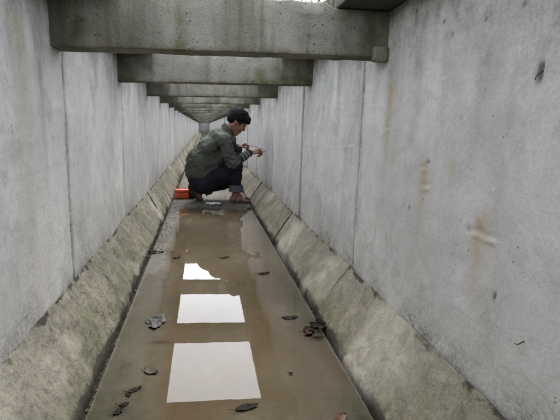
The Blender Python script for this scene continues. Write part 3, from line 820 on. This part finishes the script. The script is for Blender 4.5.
# arms
for sh, el, wr in ((shR, elR, wrR), (shL, elL, wrL)):
    body.chain([sh, el, wr], [.048, .036, .026], .02)
def hand(F_, wr, d, back, thumb, curl, tcurl=0.5, sc=1.0, spread=.0):
    """palm plus five jointed fingers; d: wrist to knuckles, back: out of the back of the hand, thumb: towards the thumb side"""
    d = unit(d); back = unit(back - (back @ d) * d); th = np.cross(d, back); th = th if th @ A3(thumb) > 0 else -th
    tips = []
    for i, off in enumerate((.030, .010, -.010, -.029)):
        kn = wr + sc * (d * (.088, .092, .088, .080)[i] + th * off + back * .004)
        F_.cap(wr + sc * (d * .012 + th * off * .45), kn, .0125 * sc, .0105 * sc, .010)
        L = (.040, .045, .042, .032)[i] * sc; a = 0.; p = kn
        for j, (fr, c) in enumerate(zip((1, .68, .55), curl[i] if isinstance(curl[0], (list, tuple)) else curl)):
            a += math.radians(c)
            q = p + L * fr * (d * math.cos(a) - back * math.sin(a) + th * spread * (1.5 - i) / 3)
            F_.cap(p, q, (.0095, .0085, .0078)[j] * sc, (.0085, .0078, .0068)[j] * sc, .003)
            p = q
        tips.append(p)
    b0 = wr + sc * (d * .022 + th * .020 - back * .004); b1 = b0 + sc * .042 * unit(d * .62 + th * .75 - back * .35)
    b2 = b1 + sc * .034 * unit(d * .92 + th * (.3 - tcurl * .8) - back * .45); b3 = b2 + sc * .027 * unit(d * .9 - th * tcurl * .8 - back * .35)
    F_.cap(b0, b1, .0140 * sc, .0115 * sc, .012); F_.cap(b1, b2, .0110 * sc, .0095 * sc, .004); F_.cap(b2, b3, .0095 * sc, .0075 * sc, .003)
    tips.append(b3); return tips
pen_tip = pinv(pix(266, 151, X=XR - .010))
dR = unit(pen_tip - wrR + A3([0, 0, .01]))
tipsR = hand(body, wrR, dR, A3([.15, -.55, .75]), A3([0, .5, .6]), [(26, 42, 22), (34, 46, 26), (48, 58, 35), (58, 62, 38)], .75)
rod_a = pix(243.5, 144, Y=5.04); rod_b = pinv(pix(263.5, 149.8, X=XR - .03))
dL = unit(pix(246, 144.5, Y=5.03) - wrL)
tipsL = hand(body, wrL, dL, A3([-.2, .2, .9]), A3([0, -1, .2]), [(45, 70, 45), (52, 75, 45), (58, 78, 45), (62, 78, 45)], .9)
# legs and feet
body.chain([hipR, knR, anR], [.075, .052, .036], .02); body.chain([hipL, knL, anL], [.075, .052, .036], .02)
heelR = A3([anR[0] - .035, anR[1], .048]); ballR = A3([anR[0] + .085, anR[1] - .008, .040])
body.chain([anR, heelR], [.036, .032], .02); body.cap(anR + A3([.02, 0, -.015]), ballR, .034, .027, .02); body.cap(heelR, ballR, .030, .024, .02)
for i in range(5):
    y = ballR[1] + .030 - i * .0150 - .004; L = (.034, .040, .042, .038, .046)[::-1][i]
    body.cap(A3([ballR[0] - .005, y, .036]), A3([ballR[0] + L, y, .030]), .013 if i < 4 else .015, .0085 if i < 4 else .011, .006)
heelL = anL + A3([-.045, -.005, -.020]); ballL = A3([anL[0] - .015, anL[1], .035])
body.cap(anL, heelL, .036, .030, .02); body.cap(anL, ballL, .034, .026, .02); body.cap(heelL, ballL, .028, .024, .02)
for i in range(5):
    y = ballL[1] - .030 + i * .0150
    body.cap(A3([ballL[0], y, .034]), A3([ballL[0] + .040, y, .026]), .012, .009, .006)
V, F = body.mesh(); V = relax(V, F, 1, .4)
lv = (V - hc) / HS; q = np.stack([lv @ hf, lv @ hs_, lv @ hu], 1)
lips = np.exp(-((q[:, 0] - .093) / .016) ** 2 - ((q[:, 1]) / .022) ** 2 - ((q[:, 2] + .069) / .010) ** 2)
dark = np.zeros(len(V))
for s in (-1, 1):
    dark += np.exp(-((q[:, 0] - .092) / .012) ** 2 - ((q[:, 1] - s * .031) / .011) ** 2 - ((q[:, 2] - .001) / .0055) ** 2)
    dark += .9 * np.exp(-((q[:, 0] - .092) / .02) ** 2 - ((q[:, 1] - s * .034) / .017) ** 2 - ((q[:, 2] - .023) / .005) ** 2)
red = np.zeros(len(V))
for s in (-1, 1): red += .5 * np.exp(-((q - A3([.07, s * .045, -.04])) ** 2).sum(1) / .02 ** 2) + .6 * np.exp(-((q - A3([-.005, s * .08, -.01])) ** 2).sum(1) / .03 ** 2)
for tp in tipsR + tipsL: red += .6 * np.exp(-((V - tp) ** 2).sum(1) / .014 ** 2)
pobj('body', V, F, M['skin'], person, True, {'stain': np.clip(np.stack([lips, dark, red], 1), 0, 1)})

# hair
hair = Field(hc - .22, hc + .24, .0036)
hair.ell(hp(-.014, 0, .044), HAX, A3([.113, .092, .092]) * HS, .02)
hair.ell(hp(-.055, 0, .000), HAX, A3([.062, .078, .070]) * HS, .02)
hair.cap(hp(.075, -.05, .085), hp(.075, .05, .085), .026 * HS, .026 * HS, .02)
hair.cap(hp(.098, -.03, .062), hp(.098, .045, .062), .014 * HS, .014 * HS, .015)
for s in (-1, 1): hair.cap(hp(.022, s * .075, .045), hp(.016, s * .075, -.005), .012 * HS, .005 * HS, .01)
# keep the face and the ears clear
hair.ell(hp(.090, 0, -.045), HAX, A3([.085, .12, .085]) * HS, .008, sub=True)
hair.ell(hp(.012, .085, -.045), HAX, A3([.040, .035, .050]) * HS, .006, sub=True); hair.ell(hp(.012, -.085, -.045), HAX, A3([.040, .035, .050]) * HS, .006, sub=True)
hair.ell(hp(-.03, 0, -.115), HAX, A3([.11, .11, .06]) * HS, .006, sub=True)
_r = np.random.RandomState(77)
for i in range(120):
    a_ = _r.uniform(-2.4, 2.4); fr = i % 3 == 0
    if fr: p = hp(.092, _r.uniform(-.06, .06), .075 + _r.uniform(-.012, .012)); d_ = unit(hf * _r.uniform(.1, .6) - hu * 1.0 + hs_ * _r.uniform(-.4, .4)); L_ = _r.uniform(.018, .034)
    else:
        p = hp(-.014 + .098 * math.cos(a_ + math.pi) * .95, .085 * math.sin(a_), _r.uniform(-.01, .05)); d_ = unit(-hu + .3 * hf * _r.uniform(-1, 1) + .15 * hs_ * _r.uniform(-1, 1)); L_ = _r.uniform(.02, .035)
    hair.cap(p, p + d_ * L_ * HS, .007, .002, .006)
for i in range(22):
    t_ = _r.uniform(0, 6.28); e_ = _r.uniform(.2, 1.3)
    n_ = A3([math.cos(e_) * math.cos(t_), math.cos(e_) * math.sin(t_), math.sin(e_)]); p = hp(-.014 + .109 * n_[0], .089 * n_[1], .044 + .089 * n_[2])
    d_ = unit(hf * .8 * (1 if n_[0] > -.2 else -1) + hu * (-.3 + .5 * _r.rand()) + hs_ * n_[1] + .5 * (n_[0] * hf + n_[1] * hs_ + n_[2] * hu)); hair.cap(p, p + d_ * .016, .007, .003, .008)
V, F = hair.mesh(); N = normals(V, F); lv = (V - hc) / HS; q = np.stack([lv @ hf, lv @ hs_, lv @ hu], 1)
V = V + N * (.0035 * fbm(q * A3([14, 30, 14]), 3, 200) + .0028 * fbm(q * A3([26, 190, 60]), 2, 210))[:, None]
pobj('hair', V, F, M['hair'], person, True)

# trousers
tr = Field((-.30, 4.70, .03), (.60, 5.42, .50), .0065)
tr.ell(pelvis + A3([-.01, 0, .03]), np.eye(3), (.145, .185, .135), .03); 
for hp_, kn, an in ((hipR, knR, anR), (hipL, knL, anL)):
    sgn = -1 if hp_ is hipR else 1
    tr.chain([hp_ + A3([-.01, 0, .0]), (hp_ + kn) / 2 + A3([0, 0, -.015]), kn], [.118, .098, .074], .035)
    low = kn + (an - kn) * .82
    tr.chain([kn, (kn + low) / 2 + A3([-.012 if sgn < 0 else 0, 0, 0]), low], [.074, .072, .057], .02)
V, F = tr.mesh(); N = normals(V, F)
cr = np.exp(-((V - (hipR + A3([.03, -.05, .06]))) ** 2).sum(1) / .10 ** 2) + np.exp(-((V - knR) ** 2).sum(1) / .10 ** 2)
V = V + N * (.006 * fbm(V * A3([9, 9, 16]), 3, 220) + .007 * cr * np.sin(60 * (V[:, 0] * .6 + V[:, 2]) + 3 * fbm(V * 8, 2, 5)))[:, None]
V[:, 2] = np.maximum(V[:, 2], .035)
trousers = pobj('trousers', V, F, M['jeans'], person, True)
# rolled-up hems
def ring_band(c, axis, r, h, th, n=40, seed=0):
    axis = unit(axis); a = unit(np.cross(axis, [0, 1, .2])); b = np.cross(axis, a); V = []; prof = resample([(r - th, -h / 2), (r + th, -h / 2), (r + th, h / 2), (r - th, h / 2)], .006, .004)
    for i in range(n):
        t = 2 * math.pi * i / n; dr = a * math.cos(t) + b * math.sin(t)
        for rr, hh in prof:
            k = 1 + .05 * math.sin(3 * t + seed) + .03 * math.sin(7 * t)
            V.append(c + dr * rr * k + axis * (hh + .004 * math.sin(2 * t + 1)))
    m = len(prof); F = [[i * m + j, i * m + (j + 1) % m, ((i + 1) % n) * m + (j + 1) % m, ((i + 1) % n) * m + j] for i in range(n) for j in range(m)]
    return np.array(V), F
for kn, an, nm in ((knR, anR, 0), (knL, anL, 1)):
    V, F = ring_band(kn + (an - kn) * .80, an - kn, .066, .075, .012, seed=nm)
    pobj('rolled_hem', V, F, M['cuff'], trousers)

# jacket
jk = Field((-.34, 4.68, .18), (.62, 5.44, .88), .0065)
ty = A3([0, 1, 0])
def seg(c, up, r, k=.05):
    up = unit(up); fw = np.cross(ty, up); jk.ell(c, [fw, ty, up], r, k)
seg(pelvis + A3([-.02, 0, .085]), [0, 0, 1], (.150, .195, .11)); seg(sp1 + A3([.0, 0, .02]), [.1, 0, 1], (.140, .195, .13)); seg(sp2, [.35, 0, 1], (.135, .20, .14))
seg(sp3, [.8, 0, 1], (.125, .205, .14)); seg(sp4, [1, 0, 1], (.105, .19, .12)); jk.cap(shR, shL, .072, .072, .04)
jk.cap(sp4 + A3([.01, 0, .01]), neck0 + A3([.015, 0, .005]), .085, .070, .03)
for sh, el, wr in ((shR, elR, wrR), (shL, elL, wrL)):
    w2 = wr + (el - wr) * .10
    jk.chain([sh, (sh + el) / 2 + A3([-.008, 0, 0]), el, w2], [.078, .070, .062, .043], .03)
seg(A3([.10, YC, .45]), [.4, 0, 1], (.125, .165, .15)); seg(A3([.285, YC, .695]), [1, 0, 1], (.075, .15, .085)); seg(A3([-.05, YC, .45]), [.1, 0, 1], (.145, .185, .13)); seg(A3([.235, YC, .55]), [.6, 0, 1], (.10, .14, .13))
jk.halfspace_cut(pelvis + A3([0, 0, .035]), (.12, 0, -1))
V, F = jk.mesh(); N = normals(V, F)
def along(P, a, b): ab = b - a; return ((P - a) @ ab) / (ab @ ab), np.linalg.norm(P - a - np.clip(((P - a) @ ab) / (ab @ ab), 0, 1)[:, None] * ab, axis=1)
fold = .008 * fbm(V * A3([8, 8, 13]), 3, 230)
rid = 1 - np.abs(fbm(np.stack([V[:, 0] * 7 + V[:, 2] * 5, V[:, 1] * 7, V[:, 2] * 13 - V[:, 0] * 9], 1), 3, 260))
fold += .008 * (np.clip(rid, 0, 1) ** 3 - .4)
rid2 = 1 - np.abs(fbm(np.stack([V[:, 0] * 20, V[:, 1] * 9, V[:, 2] * 20 + V[:, 0] * 14], 1), 2, 264)); fold += .004 * (np.clip(rid2, 0, 1) ** 2 - .5)
tR, rR = along(V, elR, wrR); tL, rL = along(V, elL, wrL); tU, rU = along(V, shR, elR)
fold += .007 * np.exp(-((V - elR) ** 2).sum(1) / .11 ** 2) * np.sin(75 * tU * .3 + 4 * fbm(V * 9, 2, 3) + 90 * V[:, 1])
fold += .007 * np.exp(-((V - shR - A3([-.06, 0, -.10])) ** 2).sum(1) / .14 ** 2) * np.sin(70 * (V[:, 0] * .8 + V[:, 2] * .45) + 3 * fbm(V * 7, 2, 6))
fold += .006 * sstep(.45, .3, V[:, 2]) * np.sin(40 * V[:, 2] + 18 * V[:, 1] + 3 * fbm(V * 6, 2, 7))
V = V + N * fold[:, None]
fore = np.maximum((rR < .075) * sstep(.12, .3, tR), (rL < .075) * sstep(.12, .3, tL))
tt = np.where(rR < rL, tR, tL)
stripe = fore * np.clip(np.maximum.reduce([np.exp(-((tt - c) / .035) ** 2) for c in (.50, .66, .80)]), 0, 1) * .85
mesh_j = pobj('jacket', V, F, M['jacket'], person, True, {'stain': np.stack([stripe * (.7 + .3 * vn3(V * 60)), fore * .75, fore * 0], 1)})
# collar and hem band
V, F = ring_band(neck0 + A3([.026, 0, .026]), unit(neck1 - neck0), .070, .056, .009, seed=2)
pobj('collar', V, F, M['jacket'], mesh_j, True, {'stain': np.zeros((len(V), 3))})
# sandals
for foot, heel, ball, flat in (('R', heelR, ballR, True), ('L', heelL, ballL, False)):
    if flat:
        out = []
        for i in range(28):
            t = 2 * math.pi * i / 28; c, s = math.cos(t), math.sin(t)
            out.append((.5 * (heel[0] - .035 + ball[0] + .055) + c * .5 * (ball[0] + .055 - heel[0] + .035), heel[1] - .006 + s * (.044 if c > 0 else .036) * (1 - .15 * c * c)))
        V = [(x, y, z) for z in (.012, .028) for x, y in out]; n = 28
        F = [[i, (i + 1) % n, n + (i + 1) % n, n + i] for i in range(n)] + [list(range(n))[::-1], list(range(n, 2 * n))]
        so = pobj('sandal', V, F, M['sole'], person, False)
        P = [(ball[0] - .01 + .012 * math.cos(a), heel[1] - .006 - .043 * math.cos(a), .026 + .050 * math.sin(a)) for a in np.linspace(0, math.pi, 11)]
        V, F = tube(P, .009, 8); pobj('strap', V, F, M['strap'], so)
        P = [(heel[0] + .05 + .03 * math.sin(a), heel[1] - .006 - .040 * math.cos(a), .026 + .062 * math.sin(a)) for a in np.linspace(0, math.pi, 11)]
        V, F = tube(P, .007, 8); pobj('strap', V, F, M['strap'], so)
    else:
        # heel lifted: the sole stands steeply behind the foot and bends under the toes
        P0 = heel + A3([-.034, 0, .030]); P1 = ball + A3([-.032, 0, -.006]); P2 = A3([ball[0] + .045, ball[1], .013])
        cen = [P0, .6 * P0 + .4 * P1, .25 * P0 + .75 * P1, P1 + A3([.004, 0, -.010]), A3([P1[0] + .03, ball[1], .014]), P2]
        V = []
        for i, c in enumerate(cen):
            w = (.026, .036, .038, .042, .042, .03)[i]; up = unit([-(cen[min(i + 1, 5)] - cen[max(i - 1, 0)])[2], 0, (cen[min(i + 1, 5)] - cen[max(i - 1, 0)])[0]]) * .008
            for sy_, sz_ in ((-1, -1), (1, -1), (1, 1), (-1, 1)): V.append(c + A3([0, w * sy_, 0]) + up * sz_)
        F = [[i * 4 + j, i * 4 + (j + 1) % 4, (i + 1) * 4 + (j + 1) % 4, (i + 1) * 4 + j] for i in range(5) for j in range(4)] + [[3, 2, 1, 0], [20, 21, 22, 23]]
        pobj('sandal', V, F, M['sole'], person, False)

# pen in the right hand, thin rod in the left hand
grip = (tipsR[0] + tipsR[4]) / 2
pd = unit(grip - pen_tip)
pen = empty('marker_pen', tuple(ps(pen_tip)), 'thin dark marker pen held against the wall in the right hand', 'pen')
V, F = tube([pen_tip + pd * t for t in (.012, .02, .10, .125)], [.003, .0045, .0048, .004], 10); pobj('barrel', V, F, M['black'], pen)
V, F = tube([pen_tip, pen_tip + pd * .013], [.0012, .003], 8); pobj('nib', V, F, M['steel'], pen)
V, F = tube([tipsL[0] * .5 + tipsL[4] * .5 - unit(rod_b - rod_a) * .05, rod_a, (rod_a + rod_b) / 2 + A3([0, 0, .006]), rod_b], .0035, 6)
tag(pobj('thin_rod', V, F, M['steel']), 'thin grey rod stretched from the left hand towards the pen', 'rod')

# ------------------------------------------------------------------ orange box and dark bag
def rbox(c, dims, rz, rad, step=.01, amp=0., freq=20, seed=0, taper=1.0):
    ring = resample([(-dims[1] / 2, 0), (dims[1] / 2, 0), (dims[1] / 2 * taper, dims[2]), (-dims[1] / 2 * taper, dims[2])], step, rad)
    V, F = prism(ring, -dims[0] / 2, dims[0] / 2, step, 'X', amp, freq, seed, capr=rad * .6)
    R_ = np.array([[math.cos(rz), -math.sin(rz), 0], [math.sin(rz), math.cos(rz), 0], [0, 0, 1]])
    return V @ R_.T + np.array(c), F
bx = pix(181, 199, Z=.03); bz = float(floor_height(np.array([max(bx[0], -EL + .03)]), np.array([bx[1]]))[0]) + .006
bx = np.array([bx[0] + .01, bx[1], max(bz, .014)])
box = empty('tool_box', tuple(bx), 'small orange plastic box on the silt beside the mossy kerb', 'box')
V, F = rbox(bx, (.155, .10, .068), .12, .010); mesh_obj('case', V, F, M['orange'], box)
V, F = rbox(bx + A3([0, 0, .071]), (.159, .104, .030), .12, .010, taper=.93); mesh_obj('lid', V, F, M['orange'], box)
V, F = rbox(bx + A3([-.006, -.053, .055]), (.034, .010, .030), .12, .003, .005); mesh_obj('latch', V, F, M['orange2'], box)
P = [bx + A3([.045 * math.cos(a), 0, .099 + .018 * math.sin(a)]) for a in np.linspace(0, math.pi, 9)]
V, F = tube(P, .005, 8); mesh_obj('handle', V, F, M['orange2'], box)
bg_ = pix(191.5, 199, Z=.036)
bagf = Field((-.38, 4.7, 0), (.08, 5.4, .30), .007)
bc = A3([bg_[0] + .012, bg_[1] + .03, .036])
bagf.ell(bc + A3([0, .03, .055]), np.eye(3), (.062, .07, .060), .03); bagf.ell(bc + A3([-.004, .05, .125]), np.eye(3), (.048, .05, .055), .04); bagf.ell(bc + A3([.004, .05, .165]), np.eye(3), (.03, .03, .024), .02)
V, F = bagf.mesh(); N = normals(V, F); V = V + N * (.012 * fbm(V * 14, 3, 240))[:, None]; V[:, 2] = np.maximum(V[:, 2], .034)
bag = empty('tool_bag', tuple(bc), 'dark slumped canvas bag between the orange box and the person', 'bag')
mesh_obj('sack', V, F, M['bag'], bag)
P = [bc + A3([.02 * math.cos(a) , -.012 + .01 * math.sin(a), .15 - .05 * math.sin(a)]) for a in np.linspace(0, math.pi, 9)]
V, F = tube(P, .005, 6); mesh_obj('strap', V, F, M['black'], bag)

# ------------------------------------------------------------------ leaves and litter
def leaf(u, v, L, W, rz, mat, label, z=.0015, curl=.25, seed=0, lobed=False, group=None, X=None):
    p = pix(u, v, Z=z) if X is None else pix(u, v, X=X)
    z = max(z, float(floor_height(np.array([p[0]]), np.array([p[1]]))[0]) + .0015) if X is None and -EL < p[0] < ER else p[2]
    rs = np.random.RandomState(seed); n, m = 13, 7; V = []
    for i in range(n):
        t = i / (n - 1); w = W * .5 * (math.sin(math.pi * min(1, t ** .8)) ** .8) + .0006
        if lobed: w *= 1 + .35 * math.sin(t * 19 + seed)
        for j in range(m):
            s = j / (m - 1) * 2 - 1
            x = (t - .5) * L; y = s * w + .06 * L * math.sin(t * 3 + seed)
            zz = .55 * curl * (W * .5 * s * s * (1 if s > 0 else .6) + .25 * L * (t - .5) ** 2 * 2) + .0012 * rs.randn() - (.001 if abs(s) < .1 else 0)
            V.append((x, y, zz))
    V = np.array(V); V[:, 2] -= np.percentile(V[:, 2], 35) + .001
    F = grid_faces(n, m, flip=True).tolist()
    # give it a thickness
    k = len(V); V = np.vstack([V, V + [0, 0, .0007]]); F = [f[::-1] for f in F] + [[a + k for a in f] for f in F]
    ST, FT = tube([(-L * .5, 0, V[:, 2].mean()), (-L * .62, .004, .002), (-L * .78, .010, .003)], .0009, 5)
    F += [[a + len(V) for a in f] for f in FT]; V = np.vstack([V, ST])
    c, s = math.cos(rz), math.sin(rz); V = V @ np.array([[c, s, 0], [-s, c, 0], [0, 0, 1]])
    o = mesh_obj('dead_leaf', V, F, M[mat], None, True)
    o.location = (p[0], p[1], z)
    return tag(o, label, 'leaf', group)
leaf(247, 407, .075, .028, .35, 'leaf_d', 'dark pointed leaf lying flat just outside the biggest white reflection', seed=1)
leaf(151, 371, .055, .032, -.3, 'leaf_g', 'curled grey leaf in the shallow water left of the biggest reflection', curl=.7, seed=2)
leaf(290, 317, .075, .030, .1, 'leaf_d', 'flat dark leaf in the water beside the heap of leaves', curl=.2, seed=3)
leaf(264, 273, .075, .030, .2, 'leaf_d', 'dark curled leaf in the water level with the smallest reflection, kerb side', curl=.45, seed=4)
leaf(225, 257, .065, .024, .25, 'leaf_d', 'small flat dark leaf past the smallest reflection', curl=.1, seed=5)
leaf(341, 418.5, .060, .034, .6, 'leaf_o', 'reddish brown leaf at the edge of the smooth beige kerb', curl=.4, seed=6)
leaf(291, 373, .014, .009, .3, 'leaf_d', 'tiny dark leaf scrap between the biggest reflection and the beige kerb', seed=7)
leaf(177, 257, .060, .030, .9, 'leaf_b', 'brown leaf beside the stony silt near the smallest reflection', curl=.35, seed=8)
G = 'leaves heaped against the beige kerb'
for i, (u, v, L, W, rz, mt, cu, z) in enumerate([(312, 329, .09, .045, .5, 'leaf_d', .5, .002), (319, 326, .085, .045, -.5, 'leaf_d', .7, .012), (308, 331, .07, .035, 1.2, 'leaf_b', .4, .006), (321, 322, .06, .04, 2.2, 'leaf_d', .9, .016), (316, 331, .06, .03, 2.8, 'leaf_d', .6, .018)]):
    leaf(u, v, L, W, rz, mt, 'brown dead leaf in the dark heap against the beige kerb' if mt == 'leaf_b' else 'wet dark leaf in the heap against the beige kerb', z, cu, 20 + i, True, G)
G = 'leaves caught against the mossy kerb'
for i, (u, v, L, W, rz, mt, cu) in enumerate([(152, 250, .09, .04, 1.9, 'leaf_d', .5), (158, 253, .08, .04, .4, 'leaf_d', .6), (148, 256, .07, .03, 1.2, 'leaf_b', .4)]):
    leaf(u, v, L, W, rz, mt, 'brown dead leaf caught against the mossy kerb' if mt == 'leaf_b' else 'dark dead leaf caught on the stony silt against the mossy kerb', .004, cu, 30 + i, True, G)
G = 'leaf scraps rotting in the algae by the mossy kerb'
for i, (u, v, L, W, rz) in enumerate([(118, 411, .04, .018, 1.0), (124, 404, .03, .014, .4), (135, 389, .05, .015, .5), (128, 394, .025, .012, 2.0)]):
    leaf(u, v, L, W, rz, 'leaf_d', 'dark leaf scrap rotting in the algae by the mossy kerb', .002, .3, 40 + i, True, G)
# crumpled film, foil scrap
def crumple(name, u, v, dims, mat, label, cat, seed, amp=.012, fr=40):
    p = pix(u, v, Z=.0); z0 = max(0, float(floor_height(np.array([p[0]]), np.array([p[1]]))[0])) + .0005
    n, m = 26, 26; rs = np.random.RandomState(seed); V = []
    a, b_ = np.meshgrid(np.linspace(-1, 1, n), np.linspace(-1, 1, m), indexing='ij'); a, b_ = a.ravel(), b_.ravel()
    r = 1 + .35 * fbm(np.stack([np.cos(np.arctan2(b_, a)) * 2, np.sin(np.arctan2(b_, a)) * 2, 0 * a + seed], 1), 3, seed)
    sq = np.maximum(np.abs(a), np.abs(b_)) / (np.hypot(a, b_) + 1e-6)
    x = a * sq * r * dims[0] / 2; y = b_ * sq * r * dims[1] / 2
    P = np.stack([x, y, 0 * x], 1)
    ridg = 1 - np.abs(fbm(P * fr, 3, seed))
    z = amp * np.clip(ridg, 0, 1) ** 2 * (1 - .7 * np.hypot(a * sq, b_ * sq) ** 2)
    P[:, 2] = z - z.min() + .0008; k = len(P)
    F = grid_faces(n, m, flip=True).tolist(); V = np.vstack([P, P - [0, 0, .0006]]); F = F + [[q + k for q in f][::-1] for f in F]
    o = mesh_obj(name, V, F, M[mat], None, True); o.location = (p[0], p[1], z0)
    return tag(o, label, cat)
crumple('plastic_wrap', 155, 322, (.075, .12), 'film', 'crumpled grey plastic wrap in the shallows near the middle reflection', 'litter', 3, .026, 36)
crumple('plastic_scrap', 213.5, 206.5, (.17, .11), 'foil', 'shiny white plastic scrap on the silt in front of the squatting person', 'litter', 5, .022, 24)

# stones in the crevices and on the dry silt
rs = np.random.RandomState(21)
def pebble_mesh(seed):
    bm = bmesh.new(); bmesh.ops.create_icosphere(bm, subdivisions=1, radius=1)
    r = np.random.RandomState(seed)
    for v in bm.verts: v.co *= r.uniform(.7, 1.15); v.co.z *= .6
    P = np.array([v.co[:] for v in bm.verts]); F_ = [[v.index for v in f.verts] for f in bm.faces]; bm.free(); return P, F_
pm = [pebble_mesh(i) for i in range(5)]; V = []; F = []; nv = 0
for i in range(1300):
    if i < 700: x, y, z, r = rs.choice((-1, 1)), rs.uniform(.9, 6.5), -.024, rs.uniform(.002, .007); x = (ER + rs.uniform(.004, .024)) if x > 0 else -(EL + rs.uniform(.004, .024))
    elif i < 1150: x = -EL + abs(rs.normal(0, .055)) + .012; y = rs.uniform(2.9, 5.6); r = rs.uniform(.0015, .0065); z = float(floor_height(np.array([x]), np.array([y]))[0])
    else: x = rs.uniform(-EL + .02, ER - .02); y = rs.uniform(5.0, 7.0); r = rs.uniform(.002, .010); z = float(floor_height(np.array([x]), np.array([y]))[0])
    P, f = pm[i % 5]; a = rs.uniform(0, 6.28); R_ = np.array([[math.cos(a), -math.sin(a), 0], [math.sin(a), math.cos(a), 0], [0, 0, 1]])
    V.append((P @ R_.T) * r + [x, y, z + r * .25]); F += [[q + nv for q in ff] for ff in f]; nv += len(P)
pb = mesh_obj('gravel', np.concatenate(V), F, plain('gravel_stone', (.085, .08, .068), (.17, .16, .138), 35, .9), None, False)
tag(pb, 'fine gravel and grit scattered along the kerb feet and on the silt', 'gravel', kind='stuff')

# dry stalks and twigs lying on the mossy kerb
G = 'twigs on the mossy kerb'
for i, (u0, v0, u1, v1) in enumerate([(71, 290, 77, 296), (77, 298, 84, 304), (131, 205, 143, 213), (150, 188, 158, 195), (166, 177, 175, 184), (186, 139, 193, 145), (104, 262, 109, 266)]):
    f = lambda v_, u_: None
    xa = -XL + .045; a = pix(u0, v0, X=xa); xb = -XL + .085; b2 = pix(u1, v1, X=xb)
    za = TL * (1 - (a[0] + XL) / (XL - EL - .03)) + .016; zb = TL * (1 - (b2[0] + XL) / (XL - EL - .03)) + .016
    a = A3([a[0], a[1], za]); b2 = A3([b2[0], b2[1], zb])
    V, F = tube([a, (a + b2) / 2 + A3([.002, .006, .002]), b2], [.0016, .002, .001], 5)
    tag(mesh_obj('twig', V, F, M['rustwire']), 'thin dark twig lying on the mossy sloping kerb', 'twig', G)

# muddy stones lying by the sandal at the foot of the beige kerb
stone_mat = plain('muddy_stone', (.045, .036, .026), (.10, .085, .066), 40, .8)
for i, (u, v, rr) in enumerate([(250, 201, .030), (256, 204, .024), (247, 205, .018), (261, 207, .020), (244, 206.5, .014), (254, 208, .013)]):
    bm = bmesh.new(); bmesh.ops.create_icosphere(bm, subdivisions=3, radius=1)
    P = np.array([w.co[:] for w in bm.verts]); F_ = [[w.index for w in f.verts] for f in bm.faces]; bm.free()
    P = P * (1 + .28 * fbm(P * 1.3 + i * 5, 4, i))[:, None] * np.array([1.25, 1, .62]) * rr
    q = pix(u, v, Z=.02); z = float(floor_height(np.array([min(q[0], ER - .02)]), np.array([q[1]]))[0])
    o = mesh_obj('stone', P, F_, stone_mat, None, True); o.location = (min(q[0], ER - .02), q[1], z + rr * .3)
    tag(o, 'muddy brown stone on the silt between the sandal and the beige kerb', 'stone', 'muddy stones beside the sandal')
